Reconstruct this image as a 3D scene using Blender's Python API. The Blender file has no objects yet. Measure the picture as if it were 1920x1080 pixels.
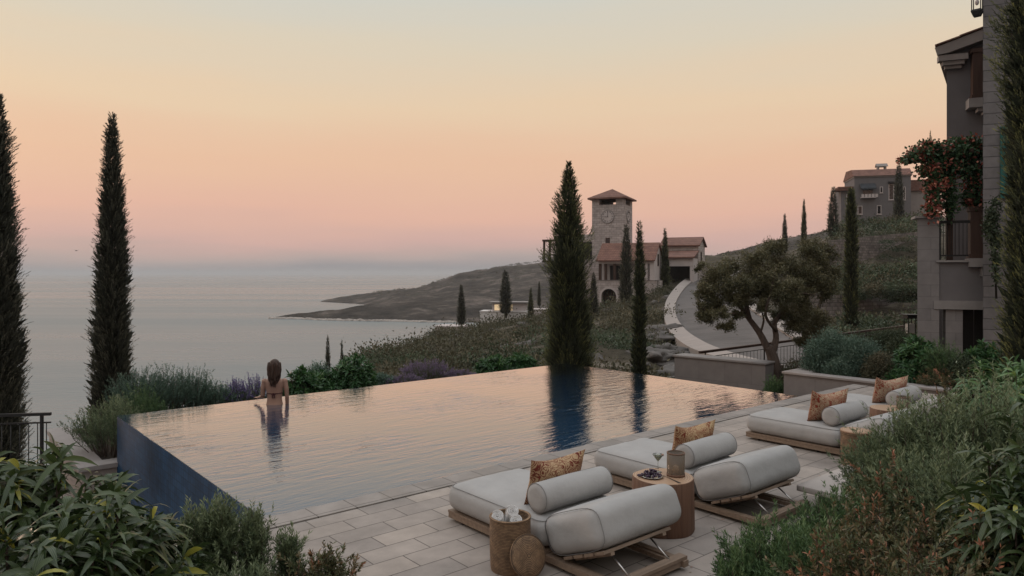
import bpy, math, random
import numpy as np
from mathutils import Vector, Matrix, noise as mnoise

F = 1320.0; CX = 960.0; HY = 512.0; CZ = 2.4      # focal length, centre, horizon (photo pixels); camera height
scn = bpy.context.scene
COL = scn.collection
rad = math.radians
RZ = math.radians(40.3)                               # the direction of the pool's long side
U = Vector((math.cos(RZ), math.sin(RZ), 0)); V = Vector((math.sin(RZ), -math.cos(RZ), 0))
SEA = -40.0

def at(x, y, Y): return Vector(((x-CX)/F*Y, Y, CZ-(y-HY)/F*Y))
def gnd(x, y, z=0.0):
    Y = (CZ-z)*F/(y-HY); return Vector(((x-CX)/F*Y, Y, z))
def zpx(y, Y): return CZ-(y-HY)/F*Y
def lin(c):
    return tuple((v/255/12.92 if v/255 <= .04045 else ((v/255+.055)/1.055)**2.4) for v in c)

# ------------------------------------------------------------------ object helpers
def link(o, parent=None):
    COL.objects.link(o)
    if parent is not None: o.parent = parent
    return o
def tag(o, label=None, cat=None, group=None, kind=None):
    if label: o['label'] = label
    if cat: o['category'] = cat
    if group: o['group'] = group
    if kind: o['kind'] = kind
    return o
def thing(name, label, cat, loc=(0,0,0), rz=0, group=None):
    o = bpy.data.objects.new(name, None); link(o)
    o.empty_display_size = .2
    o.location = loc; o.rotation_euler = (0,0,rz)
    return tag(o, label, cat, group)
def copy_tree(o, parent=None):
    c = o.copy(); COL.objects.link(c); c.parent = parent
    for ch in list(o.children): copy_tree(ch, c)
    return c

class MB:
    def __init__(s): s.v = []; s.f = []; s.uv = []; s.sm = []
    def add(s, verts, faces, smooth=False):
        b = len(s.v); s.v += [tuple(p) for p in verts]
        s.f += [tuple(b+i for i in f) for f in faces]; s.sm += [smooth]*len(faces)
        return s
    def box(s, a, b, M=None):
        x0,y0,z0 = a; x1,y1,z1 = b
        vs = [Vector(p) for p in ((x0,y0,z0),(x1,y0,z0),(x1,y1,z0),(x0,y1,z0),(x0,y0,z1),(x1,y0,z1),(x1,y1,z1),(x0,y1,z1))]
        if M is not None: vs = [M @ p for p in vs]
        return s.add(vs, [(0,3,2,1),(4,5,6,7),(0,1,5,4),(1,2,6,5),(2,3,7,6),(3,0,4,7)])
    def bar(s, p, q, w, h, up=(0,0,1)):
        p = Vector(p); q = Vector(q); d = q-p; L = d.length; d.normalize()
        up = Vector(up); x = d.cross(up)
        if x.length < 1e-4: x = d.cross(Vector((1,0,0)))
        x.normalize(); z = x.cross(d)
        M = Matrix.Translation(p) @ Matrix((x,d,z)).transposed().to_4x4()
        return s.box((-w/2,0,-h/2),(w/2,L,h/2), M)
    def prism(s, poly, z0, z1):
        n = len(poly); a = sum(poly[i][0]*poly[(i+1)%n][1]-poly[(i+1)%n][0]*poly[i][1] for i in range(n))
        if a < 0: poly = poly[::-1]
        vs = [(p[0],p[1],z0) for p in poly]+[(p[0],p[1],z1) for p in poly]
        return s.add(vs, [tuple(range(n))[::-1], tuple(range(n,2*n))]+[(i,(i+1)%n,n+(i+1)%n,n+i) for i in range(n)])
    def xprism(s, poly, M):                        # poly in local (y,z), extruded along local x 0..1 through matrix M
        n = len(poly)
        vs = [M @ Vector((0,p[0],p[1])) for p in poly]+[M @ Vector((1,p[0],p[1])) for p in poly]
        return s.add(vs, [tuple(range(n)), tuple(range(n,2*n))[::-1]]+[((i+1)%n,i,n+i,n+(i+1)%n) for i in range(n)])
    def tube(s, pts, rs, n=8, cap=True, smooth=True):
        pts = [Vector(p) for p in pts]
        if not hasattr(rs, '__len__'): rs = [rs]*len(pts)
        vs = []; fs = []; ref = None
        for i, p in enumerate(pts):
            d = (pts[min(i+1,len(pts)-1)]-pts[max(i-1,0)]).normalized()
            if ref is None:
                ref = d.cross(Vector((0,0,1)))
                if ref.length < .1: ref = d.cross(Vector((1,0,0)))
            x = (ref - d*ref.dot(d)).normalized(); y = d.cross(x); ref = x
            r = rs[i]; rx, ry = r if hasattr(r,'__len__') else (r,r)
            vs += [p + x*(rx*math.cos(2*math.pi*k/n)) + y*(ry*math.sin(2*math.pi*k/n)) for k in range(n)]
        for i in range(len(pts)-1):
            for k in range(n):
                a = i*n+k; b = i*n+(k+1)%n
                fs.append((a,b,b+n,a+n))
        if cap: fs += [tuple(range(n))[::-1], tuple(range((len(pts)-1)*n, len(pts)*n))]
        return s.add(vs, fs, smooth)
    def lathe(s, prof, n=32, c=(0,0,0), wob=None, smooth=True, M=None):
        vs = []; fs = []; m = len(prof)
        for i, (r, z) in enumerate(prof):
            for k in range(n):
                a = 2*math.pi*k/n; rr = r*(wob(a, z) if wob else 1)
                p = Vector((c[0]+rr*math.cos(a), c[1]+rr*math.sin(a), c[2]+z))
                vs.append(M @ p if M is not None else p)
        for i in range(m-1):
            for k in range(n):
                fs.append((i*n+k, i*n+(k+1)%n, (i+1)*n+(k+1)%n, (i+1)*n+k))
        return s.add(vs, fs, smooth)
    def disc(s, c, r, n=24, M=None, flip=False):
        vs = [Vector((c[0]+r*math.cos(2*math.pi*k/n), c[1]+r*math.sin(2*math.pi*k/n), c[2])) for k in range(n)]
        if M is not None: vs = [M @ p for p in vs]
        return s.add(vs, [tuple(range(n))[::-1] if flip else tuple(range(n))])
    def ell(s, c, r, nu=14, nv=10, M=None, fn=None):
        vs = []; fs = []
        for j in range(nv+1):
            t = math.pi*j/nv
            for i in range(nu):
                a = 2*math.pi*i/nu
                d = Vector((math.sin(t)*math.cos(a), math.sin(t)*math.sin(a), math.cos(t)))
                k = fn(d) if fn else 1
                p = Vector((c[0]+r[0]*d.x*k, c[1]+r[1]*d.y*k, c[2]+r[2]*d.z*k))
                vs.append(M @ p if M is not None else p)
        for j in range(nv):
            for i in range(nu):
                fs.append((j*nu+i, (j+1)*nu+i, (j+1)*nu+(i+1)%nu, j*nu+(i+1)%nu))
        return s.add(vs, fs, True)
    def rbox(s, a, b, r, n=10, M=None, puff=0.0, fn=None):   # soft rounded box
        a = Vector(a); b = Vector(b); c = (a+b)/2; h = (b-a)/2
        key = {}; vs = []; fs = []
        def vert(q):
            k = tuple(round(t,5) for t in q)
            if k in key: return key[k]
            p = Vector((q[0]*h.x, q[1]*h.y, q[2]*h.z))
            inn = Vector([max(-(h[i]-r), min(h[i]-r, p[i])) if h[i] > r else 0 for i in range(3)])
            d = p-inn
            if d.length > 1e-9:
                rr = Vector([min(r,h[i]) for i in range(3)])
                d = d.normalized(); p = inn + Vector((d.x*rr.x, d.y*rr.y, d.z*rr.z))
            if puff: p.z += puff*(1-q[0]**2)*(1-q[1]**2)*(1 if q[2] > 0 else -.3)*abs(q[2])
            if fn: p = fn(p, q)
            p = p+c
            if M is not None: p = M @ p
            key[k] = len(vs); vs.append(p); return key[k]
        g = []
        for i in range(n+1):                      # cluster lines near the edges
            t = -1+2*i/n; g.append(math.copysign(1-(1-abs(t))**1.6, t))
        for ax in range(3):
            for sg in (-1,1):
                for i in range(n):
                    for j in range(n):
                        qs = []
                        for (ii,jj) in ((i,j),(i+1,j),(i+1,j+1),(i,j+1)):
                            q = [0,0,0]; q[ax] = sg; q[(ax+1)%3] = g[ii]; q[(ax+2)%3] = g[jj]; qs.append(vert(q))
                        fs.append(tuple(qs) if sg > 0 else tuple(qs[::-1]))
        return s.add(vs, fs, True)
    def build(s, name, mat, parent=None, smooth=None):
        me = bpy.data.meshes.new(name)
        me.from_pydata([tuple(p) for p in s.v], [], s.f)
        me.polygons.foreach_set('use_smooth', [bool(x) if smooth is None else smooth for x in s.sm])
        me.materials.append(mat); me.update()
        o = bpy.data.objects.new(name, me); link(o, parent)
        return o

# ------------------------------------------------------------------ leaf meshes (numpy)
def nrm(a): return a/np.maximum(np.linalg.norm(a, axis=-1, keepdims=True), 1e-9)
class Leaves:
    def __init__(s): s.V = []; s.Fq = []; s.T = []; s.UVs = []; s.n = 0
    def add(s, pos, d, L, W, tint, rng, kind='diamond', droop=0.0, side=None):
        pos = np.asarray(pos, float); N = len(pos)
        if N == 0: return s
        d = nrm(np.asarray(d, float)); L = np.broadcast_to(np.asarray(L, float), (N,)); W = np.broadcast_to(np.asarray(W, float), (N,))
        tint = np.broadcast_to(np.asarray(tint, float), (N,)); droop = np.broadcast_to(np.asarray(droop, float), (N,))
        if side is None: side = rng.normal(size=(N,3))
        w = nrm(np.cross(d, side)); nn = np.cross(w, d)
        if kind == 'diamond':
            tm = [(0,0,0),(.42,.5,0),(1,0,0),(.42,-.5,0)]; q = [(0,1,2,3)]
        elif kind == 'blade':
            tm = [(0,.22,0),(0,-.22,0),(.5,-.5,0),(.5,.5,0),(1,-.06,0),(1,.06,0)]; q = [(0,1,2,3),(3,2,4,5)]
        else:                                     # 'strap': long leaf with a fold and a droop
            tm = []; q = []; rows = [(0,.12),(.15,.6),(.35,1),(.6,.95),(.82,.55),(1,.03)]
            for t, wd in rows: tm += [(t,.5*wd,.10*wd),(t,0,0),(t,-.5*wd,.10*wd)]
            for i in range(len(rows)-1):
                b = 3*i; q += [(b,b+1,b+4,b+3),(b+1,b+2,b+5,b+4)]
        K = len(tm); vs = np.zeros((N,K,3)); uv = np.zeros((N,K,2))
        for k, (t, a, c) in enumerate(tm):
            vs[:,k] = pos + d*(t*L)[:,None] + w*(a*W)[:,None] + nn*(c*W)[:,None]
            vs[:,k,2] -= droop*L*t*t
            uv[:,k] = (t, a+.5)
        f = (np.arange(N)[:,None,None]*K + np.array(q)[None]).reshape(-1,4) + s.n
        s.V.append(vs.reshape(-1,3)); s.Fq.append(f); s.T.append(np.repeat(tint, K)); s.UVs.append(uv.reshape(-1,2)); s.n += N*K
        return s
    def mesh(s, name, mat):
        v = np.concatenate(s.V); f = np.concatenate(s.Fq); t = np.concatenate(s.T); uv = np.concatenate(s.UVs)
        me = bpy.data.meshes.new(name)
        me.vertices.add(len(v)); me.vertices.foreach_set('co', v.astype(np.float32).ravel())
        me.loops.add(f.size); me.loops.foreach_set('vertex_index', f.astype(np.int32).ravel())
        me.polygons.add(len(f)); me.polygons.foreach_set('loop_start', np.arange(0, f.size, 4, dtype=np.int32))
        me.polygons.foreach_set('use_smooth', np.ones(len(f), dtype=bool))
        me.update(calc_edges=True)
        a = me.attributes.new('tint', 'FLOAT', 'POINT'); a.data.foreach_set('value', t.astype(np.float32))
        ul = me.uv_layers.new(name='UVMap'); ul.data.foreach_set('uv', uv[f.ravel()].astype(np.float32).ravel())
        me.materials.append(mat); return me
    def build(s, name, mat, parent=None):
        return link(bpy.data.objects.new(name, s.mesh(name, mat)), parent)

# ------------------------------------------------------------------ materials
def newmat(name):
    m = bpy.data.materials.new(name); m.use_nodes = True
    nt = m.node_tree; b = nt.nodes['Principled BSDF']
    return m, nt, b
def N(nt, t, **kw):
    n = nt.nodes.new(t)
    for k, v in kw.items():
        if k in n.inputs.keys() if isinstance(k, str) else False: n.inputs[k].default_value = v
        else: setattr(n, k, v)
    return n
def setin(n, **kw):
    for k, v in kw.items(): n.inputs[k.replace('_',' ')].default_value = v
    return n
def ramp(nt, stops, interp='LINEAR'):
    r = nt.nodes.new('ShaderNodeValToRGB'); cr = r.color_ramp; cr.interpolation = interp
    while len(cr.elements) < len(stops): cr.elements.new(.5)
    for e, (p, c) in zip(cr.elements, stops):
        e.position = p; e.color = (*c, 1) if len(c) == 3 else c
    return r
def mul(c, k): return tuple(min(1, v*k) for v in c)
def surf(name, col, rough=.7, var=.2, scale=3.0, bump=.0, bscale=40.0, spec=.3, metal=0.0, col2=None, stretch=(1,1,1), detail=6, coord='Object'):
    m, nt, b = newmat(name); L = nt.links.new
    tc = nt.nodes.new('ShaderNodeTexCoord'); mp = nt.nodes.new('ShaderNodeMapping'); mp.inputs['Scale'].default_value = stretch
    L(tc.outputs[coord], mp.inputs[0])
    n1 = nt.nodes.new('ShaderNodeTexNoise'); setin(n1, Scale=scale, Detail=detail, Roughness=.62); L(mp.outputs[0], n1.inputs['Vector'])
    r = ramp(nt, [(.25, mul(col,1-var)), (.5, col if col2 is None else tuple((p+q)/2 for p,q in zip(col,col2))), (.75, mul(col,1+var) if col2 is None else col2)])
    L(n1.outputs['Fac'], r.inputs[0]); L(r.outputs[0], b.inputs['Base Color'])
    setin(b, Roughness=rough, Metallic=metal); b.inputs['Specular IOR Level'].default_value = spec
    if bump:
        n2 = nt.nodes.new('ShaderNodeTexNoise'); setin(n2, Scale=bscale, Detail=5, Roughness=.6); L(mp.outputs[0], n2.inputs['Vector'])
        bp = nt.nodes.new('ShaderNodeBump'); setin(bp, Strength=bump, Distance=.02); L(n2.outputs['Fac'], bp.inputs['Height']); L(bp.outputs[0], b.inputs['Normal'])
    return m
def leafmat(name, stops, rough=.55, trans=.22, stripe=None, spec=.35):
    m, nt, b = newmat(name); L = nt.links.new
    at_ = nt.nodes.new('ShaderNodeAttribute'); at_.attribute_name = 'tint'
    r = ramp(nt, [(p, mul(c, 1.45)) for p, c in stops]); L(at_.outputs['Fac'], r.inputs[0]); colr = r.outputs[0]
    if stripe:
        uv = nt.nodes.new('ShaderNodeUVMap'); sx = nt.nodes.new('ShaderNodeSeparateXYZ'); L(uv.outputs[0], sx.inputs[0])
        mm = nt.nodes.new('ShaderNodeMath'); mm.operation = 'MULTIPLY'; mm.inputs[1].default_value = 28; L(sx.outputs['Y'], mm.inputs[0])
        sn = nt.nodes.new('ShaderNodeMath'); sn.operation = 'SINE'; L(mm.outputs[0], sn.inputs[0])
        mr = nt.nodes.new('ShaderNodeMapRange'); setin(mr, **{'From_Min':.2,'From_Max':.95,'To_Min':0,'To_Max':.75}); L(sn.outputs[0], mr.inputs[0])
        mx = nt.nodes.new('ShaderNodeMix'); mx.data_type = 'RGBA'; L(mr.outputs[0], mx.inputs[0]); L(colr, mx.inputs[6]); mx.inputs[7].default_value = (*stripe,1)
        colr = mx.outputs[2]
    L(colr, b.inputs['Base Color']); setin(b, Roughness=rough); b.inputs['Specular IOR Level'].default_value = spec
    tr = nt.nodes.new('ShaderNodeBsdfTranslucent'); L(colr, tr.inputs[0])
    ms = nt.nodes.new('ShaderNodeMixShader'); ms.inputs[0].default_value = trans
    L(b.outputs[0], ms.inputs[1]); L(tr.outputs[0], ms.inputs[2]); L(ms.outputs[0], nt.nodes['Material Output'].inputs[0])
    return m
def brickmat(name, c1, c2, mortar, bw, rh, ms=.008, rough=.75, bump=.4, rot=(0,0,0), nvar=.25, off=.5, nscale=5, coord='Object', loc=(0,0,0), bias=0.0, wall=False, stain=0):
    m, nt, b = newmat(name); L = nt.links.new
    tc = nt.nodes.new('ShaderNodeTexCoord'); mp = nt.nodes.new('ShaderNodeMapping'); mp.inputs['Rotation'].default_value = rot; mp.inputs['Location'].default_value = loc
    L(tc.outputs[coord], mp.inputs[0])
    br = nt.nodes.new('ShaderNodeTexBrick'); br.offset = off; br.squash = 1
    setin(br, Color1=(*c1,1), Color2=(*c2,1), Mortar=(*mortar,1), Scale=1.0, Bias=bias); br.inputs['Mortar Size'].default_value = ms; br.inputs['Mortar Smooth'].default_value = .2
    br.inputs['Brick Width'].default_value = bw; br.inputs['Row Height'].default_value = rh
    if wall:
        sx = nt.nodes.new('ShaderNodeSeparateXYZ'); L(mp.outputs[0], sx.inputs[0])
        sm = nt.nodes.new('ShaderNodeMath'); sm.operation = 'ADD'; L(sx.outputs[0], sm.inputs[0]); L(sx.outputs[1], sm.inputs[1])
        cb = nt.nodes.new('ShaderNodeCombineXYZ'); L(sm.outputs[0], cb.inputs[0]); L(sx.outputs[2], cb.inputs[1]); L(cb.outputs[0], br.inputs['Vector'])
    else: L(mp.outputs[0], br.inputs['Vector'])
    n1 = nt.nodes.new('ShaderNodeTexNoise'); setin(n1, Scale=nscale, Detail=8, Roughness=.65); L(tc.outputs[coord], n1.inputs['Vector'])
    mr = nt.nodes.new('ShaderNodeMapRange'); setin(mr, From_Min=.3, From_Max=.7, To_Min=1-nvar, To_Max=1+nvar); L(n1.outputs['Fac'], mr.inputs[0])
    vm = nt.nodes.new('ShaderNodeVectorMath'); vm.operation = 'SCALE'; L(br.outputs['Color'], vm.inputs[0]); L(mr.outputs[0], vm.inputs['Scale'])
    cout = vm.outputs[0]
    if stain:                                      # dried splashes, dirt
        n3 = nt.nodes.new('ShaderNodeTexNoise'); setin(n3, Scale=1.1, Detail=7, Roughness=.7, Distortion=.8); L(tc.outputs[coord], n3.inputs['Vector'])
        m3 = nt.nodes.new('ShaderNodeMapRange'); setin(m3, From_Min=.50, From_Max=.62, To_Min=1.0, To_Max=1-stain); L(n3.outputs['Fac'], m3.inputs[0])
        v3 = nt.nodes.new('ShaderNodeVectorMath'); v3.operation = 'SCALE'; L(cout, v3.inputs[0]); L(m3.outputs[0], v3.inputs['Scale']); cout = v3.outputs[0]
        m4 = nt.nodes.new('ShaderNodeMapRange'); setin(m4, From_Min=.50, From_Max=.62, To_Min=rough, To_Max=rough-.3); L(n3.outputs['Fac'], m4.inputs[0]); L(m4.outputs[0], b.inputs['Roughness'])
    L(cout, b.inputs['Base Color']); setin(b, Roughness=rough); b.inputs['Specular IOR Level'].default_value = .3
    n2 = nt.nodes.new('ShaderNodeTexNoise'); setin(n2, Scale=nscale*9, Detail=6, Roughness=.7); L(tc.outputs[coord], n2.inputs['Vector'])
    ad = nt.nodes.new('ShaderNodeMath'); ad.operation = 'MULTIPLY_ADD'; L(n2.outputs['Fac'], ad.inputs[0]); ad.inputs[1].default_value = .35
    iv = nt.nodes.new('ShaderNodeMath'); iv.operation = 'SUBTRACT'; iv.inputs[0].default_value = 1; L(br.outputs['Fac'], iv.inputs[1]); L(iv.outputs[0], ad.inputs[2])
    bp = nt.nodes.new('ShaderNodeBump'); setin(bp, Strength=bump, Distance=.012); L(ad.outputs[0], bp.inputs['Height']); L(bp.outputs[0], b.inputs['Normal'])
    return m
# ------------------------------------------------------------------ camera, sky, sun, render settings
cam = bpy.data.cameras.new('camera'); camo = bpy.data.objects.new('camera', cam); COL.objects.link(camo)
cam.sensor_width = 36; cam.lens = 36*F/1920; cam.shift_y = -(540-HY)/1920
cam.clip_start = .05; cam.clip_end = 60000
camo.location = (0,0,CZ); camo.rotation_euler = (rad(90),0,0); scn.camera = camo
scn.view_settings.view_transform = 'Standard'; scn.view_settings.look = 'None'
scn.view_settings.exposure = 0; scn.view_settings.gamma = 1
scn.render.engine = 'CYCLES'
cy = scn.cycles; cy.use_denoising = True; cy.max_bounces = 7; cy.diffuse_bounces = 3; cy.glossy_bounces = 3; cy.transmission_bounces = 6
cy.volume_bounces = 2; cy.transparent_max_bounces = 8; cy.caustics_reflective = False; cy.caustics_refractive = False
cy.sample_clamp_indirect = 4

SUN_EL, SUN_AZ = rad(7), rad(-62)                  # azimuth from +Y towards +X: low over the sea on the left
w = bpy.data.worlds.new('World'); scn.world = w; w.use_nodes = True
nt = w.node_tree; L = nt.links.new; bg = nt.nodes['Background']
tc = nt.nodes.new('ShaderNodeTexCoord'); sx = nt.nodes.new('ShaderNodeSeparateXYZ'); L(tc.outputs['Generated'], sx.inputs[0])
nz = nt.nodes.new('ShaderNodeTexNoise'); setin(nz, Scale=2.2, Detail=4); mpz = nt.nodes.new('ShaderNodeMapping'); mpz.inputs['Scale'].default_value = (1,1,9)
L(tc.outputs['Generated'], mpz.inputs[0]); L(mpz.outputs[0], nz.inputs['Vector'])
nza = nt.nodes.new('ShaderNodeMath'); nza.operation = 'MULTIPLY_ADD'; L(nz.outputs['Fac'], nza.inputs[0]); nza.inputs[1].default_value = .075
nzs = nt.nodes.new('ShaderNodeMath'); nzs.operation = 'ADD'; nzs.inputs[1].default_value = -.0375; L(sx.outputs['Z'], nzs.inputs[0]); L(nzs.outputs[0], nza.inputs[2])
SKY = [(0, (152,148,150)), (.018,(182,165,160)), (.045,(209,173,164)), (.085,(226,181,162)), (.15,(231,190,161)), (.225,(230,203,172)),
       (.30,(219,206,184)), (.365,(208,206,195)), (.5,(194,194,192)), (1,(184,186,189))]
rp = ramp(nt, [(p, lin(c)) for p, c in SKY]); L(nza.outputs[0], rp.inputs[0])
dt = nt.nodes.new('ShaderNodeVectorMath'); dt.operation = 'DOT_PRODUCT'; L(tc.outputs['Generated'], dt.inputs[0]); dt.inputs[1].default_value = (-.35,.937,0)
mr = nt.nodes.new('ShaderNodeMapRange'); mr.interpolation_type = 'SMOOTHSTEP'; setin(mr, From_Min=-.8, From_Max=.45, To_Min=.80, To_Max=1.0); L(dt.outputs['Value'], mr.inputs[0])
mz = nt.nodes.new('ShaderNodeMapRange'); mz.interpolation_type = 'SMOOTHSTEP'; setin(mz, From_Min=.36, From_Max=.75, To_Min=1.0, To_Max=2.8); L(sx.outputs['Z'], mz.inputs[0])  # upper sky out of view, brightened beyond a natural dusk as added fill light
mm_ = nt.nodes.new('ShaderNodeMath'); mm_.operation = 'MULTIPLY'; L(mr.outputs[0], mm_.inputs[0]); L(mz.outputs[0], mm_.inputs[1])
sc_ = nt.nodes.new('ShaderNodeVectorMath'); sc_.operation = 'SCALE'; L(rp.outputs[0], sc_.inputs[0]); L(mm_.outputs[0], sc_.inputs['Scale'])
sk = nt.nodes.new('ShaderNodeTexSky'); sk.sky_type = 'NISHITA'; sk.sun_disc = False; sk.sun_elevation = SUN_EL; sk.sun_rotation = SUN_AZ
sk.air_density = 1.5; sk.dust_density = 3
sks = nt.nodes.new('ShaderNodeVectorMath'); sks.operation = 'SCALE'; L(sk.outputs[0], sks.inputs[0]); sks.inputs['Scale'].default_value = .006
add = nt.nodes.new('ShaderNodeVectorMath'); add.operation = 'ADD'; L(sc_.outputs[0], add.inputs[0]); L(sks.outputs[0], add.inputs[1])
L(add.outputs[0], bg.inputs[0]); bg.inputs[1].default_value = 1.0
sl = bpy.data.lights.new('sun', 'SUN'); sl.energy = .8; sl.angle = rad(14); sl.color = (1,.72,.55)
so = bpy.data.objects.new('sun', sl); COL.objects.link(so)
sd = Vector((math.sin(SUN_AZ)*math.cos(SUN_EL), math.cos(SUN_AZ)*math.cos(SUN_EL), math.sin(SUN_EL)))
so.rotation_euler = (-sd).to_track_quat('-Z','Y').to_euler()

# haze: one closed box of thin pale air round the whole place
m, hnt, hb = newmat('haze_air'); hnt.nodes.remove(hb)
pv = hnt.nodes.new('ShaderNodeVolumePrincipled'); setin(pv, Density=.00013, Anisotropy=0.0); pv.inputs['Color'].default_value = (.62,.625,.645,1)
hnt.links.new(pv.outputs[0], hnt.nodes['Material Output'].inputs['Volume'])
HB = MB(); HB.box((-24000,-300,SEA-1.5),(24000,24000,42)); tag(HB.build('haze', m), kind='stuff')

# ------------------------------------------------------------------ materials
def water(name, deep, ior, rough, bumps, stretch=(1,1,1), rz=0, dist=.05):
    m, nt, b = newmat(name); L = nt.links.new
    tc = nt.nodes.new('ShaderNodeTexCoord'); mp = nt.nodes.new('ShaderNodeMapping'); mp.inputs['Scale'].default_value = stretch; mp.inputs['Rotation'].default_value = (0,0,rz)
    L(tc.outputs['Object'], mp.inputs[0]); prev = None
    for sc, st in bumps:
        n = nt.nodes.new('ShaderNodeTexNoise'); setin(n, Scale=sc, Detail=3, Roughness=.5, Distortion=.6); L(mp.outputs[0], n.inputs['Vector'])
        bp = nt.nodes.new('ShaderNodeBump'); setin(bp, Strength=st, Distance=dist); L(n.outputs['Fac'], bp.inputs['Height'])
        if prev is not None: L(prev, bp.inputs['Normal'])
        prev = bp.outputs[0]
    L(prev, b.inputs['Normal']); setin(b, Roughness=rough, IOR=ior); b.inputs['Base Color'].default_value = (*deep,1); b.inputs['Specular IOR Level'].default_value = .5
    return m
def patchy(m, lo, hi):
    nt = m.node_tree; tc = nt.nodes.new('ShaderNodeTexCoord'); n = nt.nodes.new('ShaderNodeTexNoise'); setin(n, Scale=.42, Detail=2); nt.links.new(tc.outputs['Object'], n.inputs['Vector'])
    for bp in [q for q in nt.nodes if q.type == 'BUMP']:
        mr = nt.nodes.new('ShaderNodeMapRange'); s = bp.inputs['Strength'].default_value; setin(mr, From_Min=.36, From_Max=.64, To_Min=s*lo, To_Max=s*hi); nt.links.new(n.outputs['Fac'], mr.inputs[0]); nt.links.new(mr.outputs[0], bp.inputs['Strength'])
def sharpen(m, lo, hi):
    nt = m.node_tree; L = nt.links.new; b = nt.nodes['Principled BSDF']; nl = b.inputs['Normal'].links[0].from_socket
    b.inputs['Specular IOR Level'].default_value = 0; fz = nt.nodes.new('ShaderNodeFresnel'); fz.inputs['IOR'].default_value = 1.33; L(nl, fz.inputs['Normal'])
    mr = nt.nodes.new('ShaderNodeMapRange'); setin(mr, From_Min=lo, From_Max=hi, To_Min=0, To_Max=1); L(fz.outputs[0], mr.inputs[0])
    g = nt.nodes.new('ShaderNodeBsdfGlossy'); g.inputs['Roughness'].default_value = .03; L(nl, g.inputs['Normal'])
    ms = nt.nodes.new('ShaderNodeMixShader'); L(mr.outputs[0], ms.inputs[0]); L(b.outputs[0], ms.inputs[1]); L(g.outputs[0], ms.inputs[2]); L(ms.outputs[0], nt.nodes['Material Output'].inputs[0]); return m
M_pool = water('pool_water', (.020,.054,.108), 1.6, .03, [(1.5,.15),(4.5,.18),(13,.09)], stretch=(.40,1.6,1), rz=RZ); sharpen(M_pool, .02, .42); patchy(M_pool, .35, 1.35)
M_sea = water('sea_water', (.100,.142,.162), 1.30, .22, [(.05,.22),(.4,.22)], stretch=(.35,1,1), dist=1.0)
M_sea.node_tree.nodes['Principled BSDF'].inputs['Specular IOR Level'].default_value = .26
nt_ = M_sea.node_tree; tc_ = nt_.nodes.new('ShaderNodeTexCoord'); mp_ = nt_.nodes.new('ShaderNodeMapping'); mp_.inputs['Scale'].default_value = (.0006,.0042,1); nt_.links.new(tc_.outputs['Object'], mp_.inputs[0])
ns_ = nt_.nodes.new('ShaderNodeTexNoise'); setin(ns_, Scale=1.0, Detail=5, Roughness=.55); nt_.links.new(mp_.outputs[0], ns_.inputs['Vector'])   # calm slicks and ruffled patches
mr_ = nt_.nodes.new('ShaderNodeMapRange'); setin(mr_, From_Min=.38, From_Max=.62, To_Min=.22, To_Max=.34); nt_.links.new(ns_.outputs['Fac'], mr_.inputs[0]); nt_.links.new(mr_.outputs[0], nt_.nodes['Principled BSDF'].inputs['Roughness'])
M_tile = brickmat('pool_tile', (.010,.036,.080), (.015,.050,.105), (.008,.026,.055), .10, .10, .006, rough=.6, bump=.25, nvar=.5, off=0, nscale=1.3, wall=True); M_tile.node_tree.nodes['Principled BSDF'].inputs['Specular IOR Level'].default_value = .12
M_pave = brickmat('paving_stone', (.295,.252,.222), (.222,.194,.177), (.085,.072,.064), .56, .275, .0055, rough=.8, bump=.35, nvar=.24, nscale=1.7, stain=.16)
M_coping = brickmat('coping_stone', (.235,.208,.192), (.212,.19,.176), (.07,.06,.054), .42, .5, .006, rough=.75, bump=.3, nvar=.18, nscale=2.5, off=0, loc=(0,.25,0), stain=.24)
M_ashlar = brickmat('ashlar_stone', (.160,.146,.146), (.128,.118,.119), (.082,.075,.076), .95, .26, .012, rough=.85, bump=.7, nvar=.18, nscale=3, wall=True)
M_ashlar2 = brickmat('pale_ashlar', (.195,.178,.176), (.170,.156,.155), (.125,.115,.114), .6, .30, .006, rough=.85, bump=.35, nvar=.14, nscale=3, wall=True)
M_tower = brickmat('tower_stone', (.40,.345,.328), (.30,.26,.248), (.25,.215,.206), .75, .34, .03, rough=.9, bump=.8, nvar=.25, nscale=1.5, wall=True)
M_plaster = surf('grey_plaster', (.135,.124,.127), .9, .10, 1.5, .2, 30)
M_pale = surf('pale_plaster', (.42,.37,.36), .9, .08, 1.5, .15, 30)
M_slab = surf('cut_stone', (.225,.206,.20), .75, .12, 3, .25, 60)
M_conc = surf('low_wall_stone', (.24,.212,.20), .85, .13, 2, .3, 40)
M_rooft = brickmat('clay_tiles', (.20,.105,.080), (.155,.080,.063), (.10,.05,.04), .25, .34, .03, rough=.85, bump=.8, nvar=.25, nscale=1.2, wall=True)
M_dark = surf('dark_opening', (.018,.015,.015), .5, .3, 2)
M_pane = surf('window_pane', (.016,.016,.018), .06, .2, 2, spec=.6)
M_wood = surf('brown_timber', (.050,.027,.020), .65, .35, 6, .3, 40, stretch=(1,1,.15))
M_metal = surf('black_iron', (.012,.012,.013), .5, .2, 8)
M_teak = surf('pale_teak', (.185,.133,.098), .6, .3, 10, .15, 60, stretch=(.3,3,3))
M_stump = surf('stump_wood', (.20,.108,.070), .6, .3, 6, .4, 24, stretch=(4,4,.16), col2=(.072,.036,.024))
M_stumptop = surf('stump_top', (.33,.215,.14), .5, .22, 12, .1, 60)
M_fabric = surf('grey_fabric', (.322,.314,.310), .95, .10, 2.5, .18, 420, spec=.1)
_nt = M_fabric.node_tree; _b = _nt.nodes['Principled BSDF']; _pb = [n for n in _nt.nodes if n.type == 'BUMP'][0]; _tc = [n for n in _nt.nodes if n.type == 'TEX_COORD'][0]
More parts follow.
